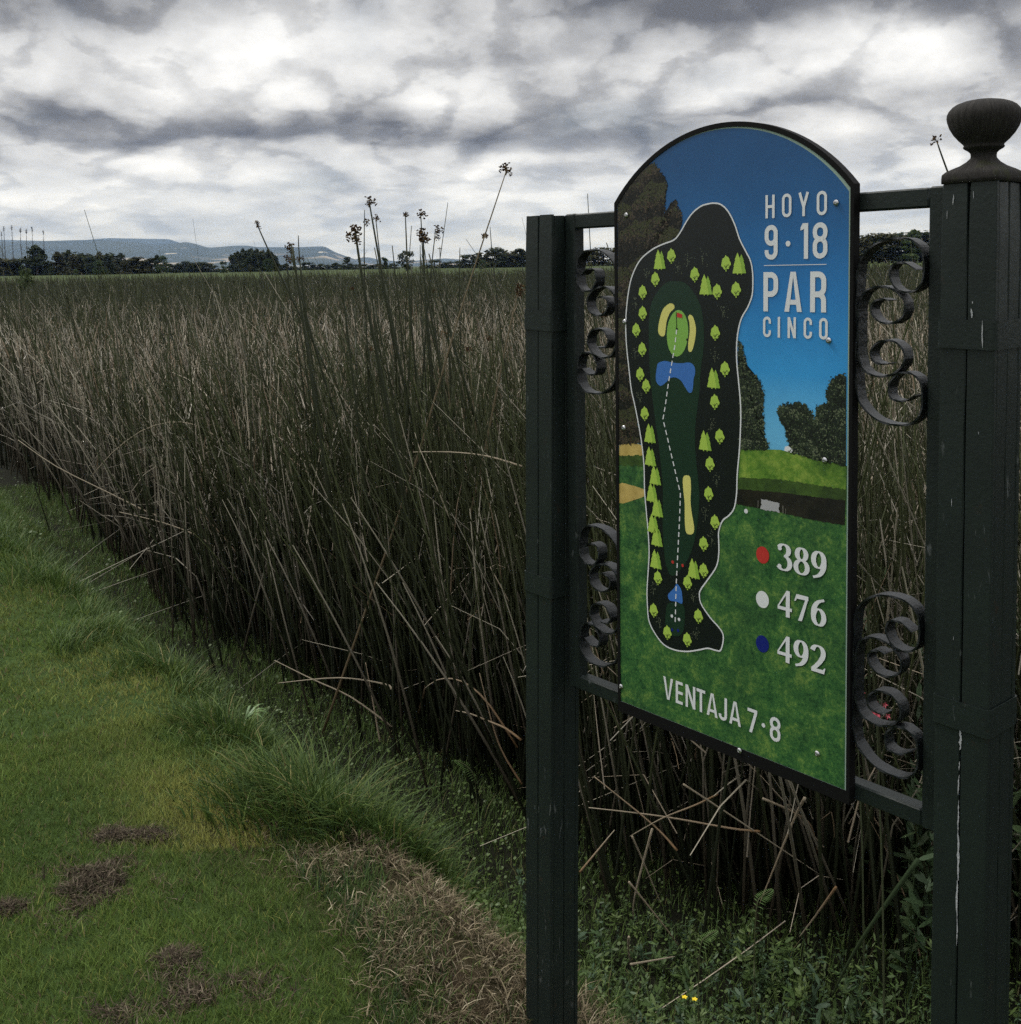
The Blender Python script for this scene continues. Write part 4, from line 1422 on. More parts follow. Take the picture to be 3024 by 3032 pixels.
def tree(name, kind, tone, xd, top, base, d, wide, label, group=None, cat='tree'):
    """a tree seen at bearing xd from base row to top row, d metres away; wide scales the crown sideways"""
    b, t = at_depth(xd, base, d), at_depth(xd, top, d)
    hgt = (t.z - b.z) * 1.10
    i = _rt_.randrange(len(TM[kind]))
    tm, cm = TM[kind][i]
    key = (kind, i, tone)
    if kind != 'bare':
        if key not in _ct:
            c2 = cm.copy()
            c2.materials.clear()
            c2.materials.append(LEAFM[tone])
            _ct[key] = c2
        cm = _ct[key]
    gz_ = min(b.z, float(height(np.array(b.x), np.array(b.y))))
    o = empty(name, (b.x, b.y, gz_), _rt_.uniform(0, 6.28))
    hgt += b.z - gz_
    o.scale = (hgt * wide, hgt * wide, hgt)
    link('trunk', tm, None, o)
    link('crown', cm, None, o)
    tag(o, label, cat, group)
    return o


ORD = ('first', 'second', 'third', 'fourth', 'fifth', 'sixth', 'seventh', 'eighth', 'ninth', 'tenth', 'eleventh', 'twelfth', 'thirteenth', 'fourteenth', 'fifteenth',
       'sixteenth', 'seventeenth', 'eighteenth', 'nineteenth', 'twentieth')

# far left row, seen over the reeds
for k, (xd, top) in enumerate(((2, 458), (7, 445), (12, 436), (27, 434), (43, 439), (54, 441), (65, 437), (86, 443))):
    tree('bare_tree', 'bare', 'dark', xd, top, 523, 330, 1.0, ORD[k] + ' leafless thin tree from the left edge, above the far left bushes', 'leafless trees at the far left')
tree('evergreen_tree', 'ragged', 'dark', 71, 465, 523, 300, 1.7, 'evergreen with a ragged rounded top, tallest leafy tree of the left row')
for k, (xd, top, wd) in enumerate(((-34, 486, 1.4), (-16, 490, 1.5), (1, 493, 1.5), (14, 491, 1.4), (26, 492, 1.5), (40, 491, 1.4), (56, 490, 1.3), (84, 496, 1.5), (98, 497, 1.4))):
    tree('scrub_tree', 'round', 'olive' if xd % 4 else 'dark', xd, top, 524, 305, wd * 1.7, ORD[max(k - 2, 0)] + ' bushy low tree from the left edge, under the leafless trees' if k > 1 else ('outermost ' if k == 0 else 'second ') + 'bushy low tree beyond the left edge', 'bushy trees at the far left')
for k, (xd, top) in enumerate(((92, 495), (111, 480), (122, 489), (131, 477), (140, 484), (149, 480), (157, 482), (166, 484), (172, 482), (181, 487), (189, 480), (197, 487), (204, 483), (213, 488), (219, 477), (229, 482), (237, 492))):
    tree('conifer_tree', 'column' if k % 3 == 2 else 'cone', ('dark', 'olive', 'dark')[k % 3], xd, top, 521, 300 + k % 4 * 4, 1.95, ORD[k] + ' dark conifer from the left in the left conifer row', 'conifers of the left row')
tree('broadleaf_tree', 'round', 'green', 188, 494, 520, 280, 1.2, 'rounded green tree standing in front of the left conifer row')
tree('small_tree', 'round', 'light', 144, 508, 520, 280, 1.1, 'small pale round bush at the foot of the left conifers', cat='bush')
for k, (xd, top) in enumerate(((249, 493), (258, 488), (267, 493), (276, 495), (287, 490))):
    tree('loose_tree', 'ragged', 'olive', xd, top, 518, 310, 3.0, ORD[k] + ' loose olive tree to the right of the left conifer row', 'loose trees between the conifers and the dense grove')
tree('broadleaf_tree', 'round', 'green', 308, 486, 517, 300, 1.05, 'big rounded green tree right of the loose olive trees')
tree('snag_tree', 'ragged', 'dark', 297, 482, 517, 302, 1.1, 'dark ragged tree half hidden by the big rounded green tree')
for k, (xd, top) in enumerate(((322, 498), (331, 501), (346, 499), (356, 494), (364, 497), (373, 497), (382, 496), (390, 498), (404, 502))):
    tree('low_tree', 'round', 'dark', xd, top, 516, 330, 2.4, ORD[k] + ' low dark tree right of the big rounded green tree', 'low trees left of the dense grove')
tree('front_tree', 'round', 'green', 422, 495, 516, 290, 1.1, 'small green tree standing at the left foot of the dense grove')
for k, (xd, top) in enumerate(((438, 484), (444, 481), (450, 478), (455, 481), (460, 473), (466, 477), (471, 475), (476, 473), (482, 477), (487, 474), (493, 478), (498, 476), (504, 479), (509, 476), (515, 481), (520, 485), (525, 494))):
    tree('grove_tree', 'cone', 'dark', xd, top, 514, 320 + (k * 7) % 5 * 4, 1.5, ORD[k] + ' dark conifer from the left in the dense isolated grove', 'trees of the dense dark grove')
tree('front_tree', 'column', 'olive', 472, 500, 515, 290, 1.2, 'narrow olive tree in front of the middle of the dense grove')
tree('front_tree', 'round', 'green', 507, 490, 515, 300, 1.0, 'greener rounded tree at the right front of the dense grove')
for k, (xd, top) in enumerate(((534, 500), (541, 498), (552, 502), (575, 499), (582, 496), (591, 501), (605, 499), (618, 500), (633, 496), (642, 500))):
    tree('far_tree', 'ragged' if xd % 2 else 'round', 'dark', xd, top, 513, 420, 2.9, ORD[k] + ' small distant tree to the right of the dense grove', 'small trees right of the dense grove')
tree('crowned_tree', 'ragged', 'dark', 656, 486, 511, 400, 1.7, 'taller ragged tree standing above the hedge line left of the lone round tree')
for k, (xd, top) in enumerate(((650, 501), (668, 500), (680, 500), (692, 499), (704, 501), (716, 499), (737, 498), (744, 500))):
    tree('hedge_tree', 'round', 'dark', xd, top, 512, 380, 2.8, ORD[7 - k] + ' low hedge tree counted leftward from the lone round tree', 'hedge trees left of the lone round tree')
tree('bushy_tree', 'ragged', 'green', 726, 488, 510, 370, 2.0, 'bushy green tree rising from the hedge next to the lone round tree')
tree('lone_tree', 'round', 'dark', 767, 476, 510, 260, 1.15, 'lone dark round tree standing clear in the green field')
for k, (xd, top) in enumerate(((795, 503), (808, 501), (821, 492), (832, 502), (841, 495), (850, 500), (859, 494), (868, 498))):
    tree('hedge_tree', 'round', 'dark', xd, top, 510, 360, 2.7, ORD[k] + ' low dark tree to the right of the lone round tree', 'low trees right of the lone round tree')
for k, (xd, top) in enumerate(((876, 489), (887, 482), (897, 486), (906, 479), (918, 483), (928, 478), (937, 471), (946, 480), (954, 478), (964, 480), (972, 476), (981, 472), (990, 476), (1002, 478), (1040, 472), (1070, 476), (1112, 474), (1138, 470))):
    tree('wood_tree', 'round' if xd % 3 else 'ragged', 'dark' if xd % 2 else 'olive', xd, top, 508, 330, 2.2, ORD[k] + ' broadleaf tree from the left in the wood behind the left post', 'wood behind the left sign post')
tree('front_tree', 'round', 'green', 911, 492, 509, 280, 1.3, 'greener round tree at the edge of the wood left of the sign')
for k, (xd, top) in enumerate(((1600, 456), (1619, 453), (1633, 449), (1646, 452), (1659, 444), (1672, 447), (1685, 443), (1697, 446), (1708, 444), (1736, 440), (1749, 447), (1768, 446), (1800, 445), (1900, 444), (1945, 440))):
    tree('wood_tree', 'round', 'olive' if xd % 2 else 'dark', xd, top, 492, 250, 1.9, ORD[k] + ' broadleaf tree from the board in the wood beside the right post', 'wood seen beside the right post')
tree('wispy_tree', 'ragged', 'light', 1724, 435, 488, 245, 1.6, 'wispy paler tree rising above the wood beside the right post')
# a shrub growing out of the reeds, far left
tree('reed_shrub', 'shrub', 'light', 50, 503, 552, 62, 0.75, 'olive shrub growing out of the reed bed at the far left', cat='shrub')
# low grey viaduct-like barn in the gap
hb = empty('farm_shed', at_depth(573, 511, 430))
hb.location.z = 0.9
q = MB()
q.box(-6.0, 6.0, -2, 2, 0, 0.9)
q.build('wall', mat('shed_wall', (0.16, 0.17, 0.18), 0.8, 0.2), hb)
q = MB()
q.add([(-6.3, -2.4, 0.9), (6.3, -2.4, 0.9), (6.3, 0, 1.7), (-6.3, 0, 1.7), (6.3, 2.4, 0.9), (-6.3, 2.4, 0.9)], [(0, 1, 2, 3), (3, 2, 4, 5), (0, 3, 5), (1, 4, 2), (0, 5, 4, 1)])
q.build('roof', mat('shed_roof', (0.30, 0.32, 0.34), 0.6, 0.3), hb)
tag(hb, 'long low grey farm shed among the distant trees right of the grove', 'shed')
# thin utility pole
up = empty('utility_pole', at_depth(831, 509, 330))
up.location.z = 1.0
q = MB()
q.tube([(0, 0, 0), (0, 0, 6.2)], [0.16, 0.11], 6)
q.build('pole', M_GREYBARK, up)
q = MB()
q.box(-0.7, 0.7, -0.08, 0.08, 5.6, 5.8)
q.build('crossarm', M_GREYBARK, up)
tag(up, 'thin grey utility pole in the distant tree line right of the lone round tree', 'utility pole')

# ------------------------------------------------------------------ air
hz = MB()
hz.box(-14600, 14600, -14600, 14600, -12, 345)
mh = bpy.data.materials.new('thin_blue_air')
mh.use_nodes = True
mh.node_tree.nodes.clear()
_o = mh.node_tree.nodes.new('ShaderNodeOutputMaterial')
_v = mh.node_tree.nodes.new('ShaderNodeVolumePrincipled')
_v.inputs['Color'].default_value = (0.25, 0.40, 0.72, 1)
_v.inputs['Absorption Color'].default_value = (1, 1, 1, 1)
_v.inputs['Density'].default_value = 7.5e-5
_v.inputs['Anisotropy'].default_value = 0.0
mh.node_tree.links.new(_v.outputs[0], _o.inputs['Volume'])
haze = hz.build('haze', mh)
tag(haze, 'thin blue haze over the plain', kind='stuff')

# ------------------------------------------------------------------ grass and reeds
def blades(x, y, z, h, w, lean, ang, col, face=None, seg=2, droop=0.0):
    """tapering grass blades as one set of triangles; every array has one entry per blade"""
    n = len(x)
    dx, dy = np.cos(ang), np.sin(ang)
    fa = ang + np.pi / 2 if face is None else face
    px, py = np.cos(fa), np.sin(fa)
    vs = []
    for k in range(seg + 1):
        t = k / seg
        out = lean * (t ** 1.7)
        zz = h * t - droop * h * t ** 3
        cx_, cy_, cz_ = x + dx * out, y + dy * out, z + zz
        ww = w * (1 - t) ** 0.7 * 0.5
        if k < seg:
            vs.append(np.stack([cx_ - px * ww, cy_ - py * ww, cz_], -1))
            vs.append(np.stack([cx_ + px * ww, cy_ + py * ww, cz_], -1))
        else:
            vs.append(np.stack([cx_, cy_, cz_], -1))
    m = 2 * seg + 1
    V = np.stack(vs, 1).reshape(-1, 3)
    tri = []
    for k in range(seg - 1):
        a = 2 * k
        tri += [(a, a + 1, a + 3), (a, a + 3, a + 2)]
    a = 2 * (seg - 1)
    tri.append((a, a + 1, a + 2))
    F = (np.arange(n)[:, None, None] * m + np.array(tri)[None]).reshape(-1, 3)
    C = np.repeat(col, m, 0)
    return V, F, C


def merge(sets):
    V, F, C, k = [], [], [], 0
    for v, f, c in sets:
        V.append(v)
        F.append(f + k)
        C.append(c)
        k += len(v)
    return np.vstack(V), np.vstack(F), np.vstack(C)


def wedge(n, r0, r1, a0, a1):
    a = np.radians(RNG.uniform(a0, a1, n))
    r = np.sqrt(RNG.uniform(r0 * r0, r1 * r1, n))
    return r * np.sin(a), r * np.cos(a), r


def pick(cols, n, p=None):
    cols = np.array(cols)
    return cols[RNG.choice(len(cols), n, p=p)]


M_GRASS = leaf_mat('grass_blade', 0.55, 0.30, 0.2)
M_DRY = leaf_mat('dry_blade', 0.8, 0.15, 0.1)
M_REED = leaf_mat('reed_stem', 0.5, 0.0, 0.3)
M_LEAF = leaf_mat('small_leaf', 0.5, 0.25, 0.3)

# ---- mown lawn
LAWN_EDGE = [(-30, 34), (-5, 9.4), (-2.86, 6.01), (-1.95, 4.81), (-1.59, 4.46), (-1.27, 4.10), (-0.93, 3.54), (-0.70, 3.12), (-0.60, 2.84), (-0.40, 2.62), (-0.29, 2.37), (-0.24, 2.21), (-0.05, 1.8), (0.8, 1.0), (5, -3)]
# worn spots in the lawn where dead turf lies
DUG = [(-1.09, 2.74, 0.155, 0.10), (-1.16, 3.00, 0.055, 0.04), (-1.05, 2.995, 0.05, 0.03), (-0.80, 2.43, 0.03, 0.025), (-0.72, 2.31, 0.13, 0.055), (-0.92, 2.24, 0.07, 0.05), (-1.30, 2.66, 0.06, 0.03)]
sets = []
for n, r0, r1, w0, h0 in ((235000, 1.6, 4.0, 0.0028, 0.022), (140000, 4.0, 7.2, 0.0050, 0.024), (40000, 7.2, 13.0, 0.010, 0.026)):
    x, y, r = wedge(n, r0, r1, -36, 12)
    s = signed(x, y, LAWN_EDGE)
    dug = np.zeros(n)
    for cx_, cy_, ax_, ay_ in DUG:
        dug = np.maximum(dug, np.exp(-(((x - cx_) / ax_ / 1.2) ** 2 + ((y - cy_) / ay_ / 1.2) ** 2)) * sstep(0.25, 0.6, vnoise(x, y, 9, 13) * 0.6 + vnoise(x, y, 22, 3) * 0.4))
    keep = (s < 0.10 + 0.16 * (vnoise(x, y, 5, 8) - 0.5) + 0.10 * (vnoise(x, y, 17, 8) - 0.5)) & (RNG.random(n) > dug * 0.85)
    x, y, s, dug = x[keep], y[keep], s[keep], dug[keep]
    m = len(x)
    z = height(x, y)
    pt = vnoise(x, y, 2.3, 1) * 0.6 + vnoise(x, y, 9.0, 2) * 0.4
    fine = vnoise(x, y, 30.0, 12)
    h = h0 * RNG.uniform(0.5, 1.3, m) * (0.75 + 0.5 * pt) * (0.7 + 0.6 * fine)
    g0, g1, g2 = np.array((0.070, 0.116, 0.027)), np.array((0.140, 0.204, 0.048)), np.array((0.30, 0.30, 0.085))
    tmix = np.clip(pt * 1.5 - 0.35 + RNG.normal(0, 0.22, m), 0, 1)[:, None]
    col = g0 * (1 - tmix) + g1 * tmix
    yel = np.clip(np.exp(-((s + 0.12) / 0.22) ** 2) * (vnoise(x, y, 2.0, 7) * 1.7 - 0.30), 0, 1) * (y > 2.9)
    yel = np.maximum(yel * 0.9, (RNG.random(m) < 0.05) * 0.8)[:, None]
    col = col * (1 - yel) + g2 * yel
    straw = (RNG.random(m) < 0.035 + 0.5 * dug)[:, None]
    col = np.where(straw, np.array((0.20, 0.15, 0.09)), col) * RNG.uniform(0.6, 1.5, (m, 1))
    ang = RNG.uniform(0, 2 * np.pi, m)
    sets.append(blades(x, y, z - 0.003, h, w0 * RNG.uniform(0.7, 1.3, m), h * RNG.uniform(0.2, 1.1, m), ang, col, RNG.uniform(0, 2 * np.pi, m)))
V, F, C = merge(sets)
tag(link('lawn_grass', mesh_np('lawn_grass', V, F, 3, C), M_GRASS), 'short mown green lawn grass', 'grass', kind='stuff')

# ---- long grass along the brink
n = 26000
t = RNG.random(n)
seg = RNG.integers(3, 13, n)
LA = np.array(LIP)
bx = LA[seg, 0] * (1 - t) + LA[seg + 1, 0] * t
by = LA[seg, 1] * (1 - t) + LA[seg + 1, 1] * t
wob = (vnoise(bx, by, 1.9, 21) - 0.5) * 0.34
x = bx + wob + RNG.normal(0.02, 0.15, n)
y = by + wob + RNG.normal(0.02, 0.15, n)
s = signed(x, y, LIP)
clump = vnoise(x, y, 3.2, 3) * 0.55 + vnoise(x, y, 8, 4) * 0.45
big = np.exp(-(((x + 0.52) / 0.30) ** 2 + ((y - 3.22) / 0.30) ** 2))
near = sstep(2.93, 3.12, y)
keep = (s > -0.30) & (s < 0.42) & (RNG.random(n) < np.clip(clump * 3.0 - 1.15 + big, 0.05, 1)) & (RNG.random(n) < near)
x, y, s, clump, big = x[keep], y[keep], s[keep], clump[keep], big[keep]
m = len(x)
h = (0.045 + 0.22 * clump ** 2 * RNG.random(m) + 0.22 * big * RNG.random(m)) * (0.75 + 0.2 * np.clip(y - 3, 0, 3) / 3)
ang = RNG.normal(0.5, 1.5, m)
col = pick([(0.052, 0.095, 0.022), (0.075, 0.125, 0.028), (0.115, 0.165, 0.036), (0.06, 0.105, 0.032), (0.22, 0.20, 0.07)], m, (0.3, 0.32, 0.2, 0.13, 0.05)) * RNG.uniform(0.7, 1.3, (m, 1))
v1 = blades(x, y, height(x, y) - 0.005, h, RNG.uniform(0.003, 0.006, m), h * RNG.uniform(0.25, 0.95, m), ang, col, ang + np.pi / 2 + RNG.normal(0, 0.5, m), 4, 0.35)
tufts = [v1]
for cx_, cy_, sx_, sy_, cnt, h0, h1 in ((-0.56, 3.17, 0.18, 0.13, 2200, 0.10, 0.34), (-0.40, 3.03, 0.13, 0.10, 1000, 0.07, 0.24), (-0.98, 3.74, 0.13, 0.11, 900, 0.08, 0.22), (-1.40, 4.36, 0.16, 0.12, 700, 0.08, 0.2), (-2.35, 5.62, 0.25, 0.2, 800, 0.08, 0.22), (-2.95, 6.4, 0.3, 0.3, 700, 0.08, 0.2)):
    x, y = RNG.normal(cx_, sx_, cnt), RNG.normal(cy_, sy_, cnt)
    d_ = np.hypot((x - cx_) / sx_, (y - cy_) / sy_)
    h = RNG.uniform(h0, h1, cnt) * np.exp(-0.18 * d_ ** 2)
    out = np.arctan2(y - cy_, x - cx_) + RNG.normal(0.0, 0.7, cnt)
    col = pick([(0.044, 0.082, 0.020), (0.066, 0.110, 0.026), (0.105, 0.150, 0.034), (0.052, 0.095, 0.030), (0.22, 0.20, 0.08)], cnt, (0.3, 0.32, 0.2, 0.14, 0.04)) * RNG.uniform(0.65, 1.3, (cnt, 1))
    tufts.append(blades(x, y, height(x, y) - 0.01, h, RNG.uniform(0.003, 0.0085, cnt), h * RNG.uniform(0.1, 1.0, cnt), out, col, out + np.pi / 2 + RNG.normal(0, 0.8, cnt), 4, 0.28))
V, F, C = merge(tufts)
tag(link('long_grass', mesh_np('long_grass', V, F, 3, C), M_GRASS), 'uncut long grass along the brink of the lawn', 'grass', kind='stuff')

# ---- dead thatch on the near brink
n = 90000
x, y = RNG.uniform(-0.85, 0.65, n), RNG.uniform(1.75, 3.25, n)
s, e = signed(x, y, LIP), signed(x, y, LAWN_EDGE)
pat = vnoise(x, y, 4.5, 5) * 0.6 + vnoise(x, y, 14, 6) * 0.4
foot = np.exp(-(((x - 0.08) / 0.30) ** 2 + ((y - 2.22) / 0.30) ** 2))
crest = np.exp(-((s + 0.045 + 0.10 * (pat - 0.5)) / 0.042) ** 2) * (y < 2.96) * sstep(0.22, 0.42, pat)
inner_ = np.exp(-((e - 0.05) / 0.070) ** 2) * sstep(0.50, 0.62, pat) * (y < 3.14)
keep = (e > -0.1) & (s < 0.22) & (RNG.random(n) < np.clip(1.2 * crest + 0.9 * inner_ + 0.9 * foot * sstep(0.15, 0.4, pat) + 0.05, 0, 1)) & ((s < 0.05 + 0.05 * (pat - 0.5)) | (RNG.random(n) < foot))
x, y, pat = x[keep], y[keep], pat[keep]
m = len(x)
h = RNG.uniform(0.012, 0.042, m)
ang = RNG.uniform(0, 2 * np.pi, m)
col = pick([(0.25, 0.205, 0.130), (0.15, 0.118, 0.074), (0.060, 0.046, 0.028), (0.42, 0.36, 0.25), (0.09, 0.12, 0.035)], m, (0.28, 0.28, 0.25, 0.08, 0.11)) * RNG.uniform(0.6, 1.25, (m, 1))
V, F, C = blades(x, y, height(x, y) - 0.002 + RNG.uniform(0, 0.022, m) * (0.4 + vnoise(x, y, 25, 3)), h * RNG.uniform(0.5, 1.3, m), RNG.uniform(0.0015, 0.0048, m), RNG.uniform(0.01, 0.06, m), ang, col, RNG.uniform(0, 6.28, m), 3, 0.4)
# green tufts pushing through
n = 60000
x, y = RNG.uniform(-0.85, 0.65, n), RNG.uniform(1.75, 3.2, n)
s, e = signed(x, y, LIP), signed(x, y, LAWN_EDGE)
keep = (e > -0.05) & (s < 0.0) & (RNG.random(n) < np.clip(2.2 * vnoise(x, y, 6, 9) - 0.5 - 0.9 * np.exp(-((s + 0.04) / 0.06) ** 2), 0.02, 1))
x, y = x[keep], y[keep]
m = len(x)
h = RNG.uniform(0.02, 0.055, m)
ang = RNG.uniform(0, 2 * np.pi, m)
col = pick([(0.06, 0.10, 0.03), (0.09, 0.135, 0.04), (0.045, 0.075, 0.035)], m) * RNG.uniform(0.7, 1.3, (m, 1))
V2, F2, C2 = blades(x, y, height(x, y) - 0.003, h, RNG.uniform(0.002, 0.004, m), h * RNG.uniform(0.3, 1.0, m), ang, col, None, 2)
V, F, C = merge([(V, F, C), (V2, F2, C2)])
tag(link('dead_thatch', mesh_np('dead_thatch', V, F, 3, C), M_DRY), 'brown dead grass thatch along the near brink', 'dry grass', kind='stuff')

# ---- lumps of dug-up dead turf on the lawn
turf_labels = ['widest lump of dug-up dead turf on the lawn at the left', 'small lump of dead turf just beyond the wide dug patch', 'small tan lump of dead turf right of the one beyond the wide dug patch',
               'tiny brown lump of dead turf alone near the bottom edge', 'broad lump of dead turf at the bottom edge of the lawn', 'dark lump of dead turf in the bottom left of the lawn', 'thin scatter of dead turf left of the widest lump']
for (cx_, cy_, ax_, ay_), lab in zip(DUG, turf_labels):
    n = int(1200 + 90000 * ax_ * ay_ * 2.2)
    u_, v_ = RNG.normal(0, 0.70, n), RNG.normal(0, 0.70, n)
    x, y = cx_ + u_ * ax_, cy_ + v_ * ay_
    k = vnoise(x, y, 22, 3)
    k2 = vnoise(x, y, 9, 13)
    keep = RNG.random(n) < np.clip(k * 1.6 + k2 * 2.2 - 1.45, 0.03, 1)
    x, y, u_, v_, k = x[keep], y[keep], u_[keep], v_[keep], k[keep]
    m = len(x)
    dome = np.exp(-(u_ ** 2 + v_ ** 2)) * min(0.026, 0.2 * ay_) * (0.3 + 1.2 * k)
    col = pick([(0.105, 0.082, 0.058), (0.062, 0.048, 0.034), (0.19, 0.155, 0.11), (0.040, 0.033, 0.024), (0.06, 0.07, 0.03)], m, (0.33, 0.27, 0.18, 0.15, 0.07)) * RNG.uniform(0.6, 1.3, (m, 1))
    h = RNG.uniform(0.006, 0.026, m)
    V, F, C = blades(x, y, height(x, y) + dome * RNG.uniform(0.2, 1.0, m), h, RNG.uniform(0.002, 0.0048, m), RNG.uniform(0.008, 0.04, m), RNG.uniform(0, 6.28, m), col, RNG.uniform(0, 6.28, m), 2, 0.3)
    # the clod of earth under it
    NC = 14
    cv, cf = [], []
    for i in range(NC + 1):
        for j in range(NC + 1):
            a, b = (i / NC * 2 - 1) * 1.0, (j / NC * 2 - 1) * 1.0
            px_, py_ = cx_ + a * ax_, cy_ + b * ay_
            rr_ = math.sqrt(a * a + b * b) * (0.8 + 0.7 * float(vnoise(px_, py_, 11, 13)))
            top = max(0.0, 1 - rr_ ** 2) * min(0.016, 0.14 * ay_) * (0.3 + 1.0 * float(vnoise(px_, py_, 20, 3)))
            cv.append((px_, py_, float(height(np.array(px_), np.array(py_))) - 0.008 + top))
    for i in range(NC):
        for j in range(NC):
            a = i * (NC + 1) + j
            cf.append((a, a + NC + 1, a + NC + 2))
            cf.append((a, a + NC + 2, a + 1))
    cv, cf = np.array(cv), np.array(cf)
    V, F, C = merge([(V, F, C), (cv, cf, np.tile((0.03, 0.024, 0.016), (len(cv), 1)))])
    V = V - np.array((cx_, cy_, 0))
    tag(link('turf_lump', mesh_np('turf_lump', V, F, 3, C), M_DRY, None, (cx_, cy_, 0)), lab, 'turf lump', 'dug-up turf on the lawn')

# ---- low leafy cover on the marsh floor
def leaves(x, y, z, size, tilt, col, ratio=0.75, ang=None):
    n = len(x)
    a = RNG.uniform(0, 6.28, n) if ang is None else ang
    ux, uy = np.cos(a), np.sin(a)
    uz = np.tan(tilt) * 1.0
    U3 = np.stack([ux, uy, uz], -1)
    U3 /= np.linalg.norm(U3, axis=1)[:, None]
    roll = RNG.normal(0, 0.35, n)
    P3 = np.stack([-uy, ux, roll], -1) * (ratio * 0.5)
    P = np.stack([x, y, z], -1)
    s_ = size[:, None]
    v = np.stack([P, P + (U3 * 0.28 + P3 * 0.8) * s_, P + (U3 * 0.70 + P3 * 0.85) * s_, P + U3 * s_, P + (U3 * 0.70 - P3 * 0.85) * s_, P + (U3 * 0.28 - P3 * 0.8) * s_], 1).reshape(-1, 3)
    tri = np.array([(0, 1, 5), (1, 2, 4), (1, 4, 5), (2, 3, 4)])
    f = (np.arange(n)[:, None, None] * 6 + tri[None]).reshape(-1, 3)
    return v, f, np.repeat(col, 6, 0)


sets = []
for n, r0, r1, sz in ((24000, 2.0, 5.0, 0.0100), (12000, 5.0, 12.0, 0.016)):
    x, y, r = wedge(n, r0, r1, -34, 30)
    s, q = signed(x, y, LIP), signed(x, y, REEDF)
    keep = (s > 0.06) & (q < 0.30) & (RNG.random(n) < np.clip(1.0 - 3.0 * q, 0.05, 1))
    x, y = x[keep], y[keep]
    m = len(x)
    k = vnoise(x, y, 2.5, 2)
    z = height(x, y) + RNG.uniform(0, 1, m) ** 2 * (0.02 + 0.07 * k)
    cm = np.clip(k + RNG.normal(0, 0.2, m), 0, 1)[:, None]
    col = (np.array((0.058, 0.100, 0.028)) * (1 - cm) + np.array((0.100, 0.150, 0.040)) * cm) * RNG.uniform(0.75, 1.2, (m, 1))
    sets.append(leaves(x, y, z, sz * RNG.uniform(0.6, 1.5, m), RNG.normal(0.15, 0.4, m), col, 0.9))
# fine grass among the leaves
x, y, r = wedge(330000, 2.0, 11.0, -32, 30)
s, q = signed(x, y, LIP), signed(x, y, REEDF)
keep = (s > 0.05) & (q < 0.25)
x, y = x[keep], y[keep]
m = len(x)
h = RNG.uniform(0.02, 0.06, m) * (0.6 + 0.9 * vnoise(x, y, 4, 2))
col = pick([(0.070, 0.118, 0.030), (0.100, 0.155, 0.038), (0.17, 0.16, 0.065)], m, (0.5, 0.43, 0.07)) * RNG.uniform(0.7, 1.3, (m, 1))
sets.append(blades(x, y, height(x, y) - 0.003, h, RNG.uniform(0.002, 0.005, m), h * RNG.uniform(0.2, 1.0, m), RNG.uniform(0, 6.28, m), col))
V, F, C = merge(sets)
tag(link('marsh_cover', mesh_np('marsh_cover', V, F, 3, C), M_LEAF), 'dark green low leafy cover on the marsh floor', 'ground cover', kind='stuff')

# ---- taller weeds under the sign
def weed_set(px, py, hh, nleaf, lsize, cols):
    n = len(px)
    idx = np.repeat(np.arange(n), nleaf)
    t = RNG.uniform(0.12, 1.0, n * nleaf)
    la = RNG.uniform(0, 6.28, n)
    ln = RNG.uniform(0.0, 0.35, n)
    sx, sy = np.cos(la) * ln, np.sin(la) * ln
    gz_ = height(px, py)
    x = px[idx] + sx[idx] * hh[idx] * t ** 1.5
    y = py[idx] + sy[idx] * hh[idx] * t ** 1.5
    z = gz_[idx] + hh[idx] * t
    col = cols[idx] * RNG.uniform(0.7, 1.35, (n * nleaf, 1))
    L = leaves(x, y, z, lsize[idx] * RNG.uniform(0.6, 1.2, n * nleaf) * (1.1 - 0.4 * t), RNG.normal(0.35, 0.4, n * nleaf), col, 0.30)
    St = blades(px, py, gz_ - 0.01, hh * 1.02, np.full(n, 0.004), ln * hh, la, cols * 0.8, None, 3)
    return [L, St]


n = 2500
px, py = RNG.uniform(0.0, 1.9, n), RNG.uniform(1.5, 3.4, n)
s, q = signed(px, py, LIP), signed(px, py, REEDF)
dens = sstep(0.02, 0.35, px - 0.15 * (3.2 - py))
keep = (s > 0.16) & (q < -0.10) & (RNG.random(n) < 0.35 + 0.65 * dens)
px, py = px[keep], py[keep]
m = len(px)
hh = RNG.uniform(0.03, 0.12, m) + 0.13 * sstep(0.35, 0.9, px) * RNG.random(m) ** 1.5
cols = pick([(0.066, 0.110, 0.032), (0.048, 0.086, 0.032), (0.10, 0.145, 0.044), (0.055, 0.095, 0.050)], m)
sets = weed_set(px, py, hh, 18, RNG.choice([0.012, 0.018, 0.026, 0.040], m, p=[0.3, 0.35, 0.25, 0.1]), cols)
# taller leafy plants behind the right hand scrolls
n = 90
px, py = RNG.uniform(1.0, 2.3, n), RNG.uniform(2.7, 3.7, n)
hh = RNG.uniform(0.5, 0.95, n)
cols = pick([(0.055, 0.085, 0.035), (0.04, 0.07, 0.03)], n)
sets += weed_set(px, py, hh, 46, RNG.uniform(0.045, 0.085, n), cols)
V, F, C = merge(sets)
tag(link('marsh_weeds', mesh_np('marsh_weeds', V, F, 3, C), M_LEAF), 'leafy green weeds crowding under the sign', 'weeds', kind='stuff')


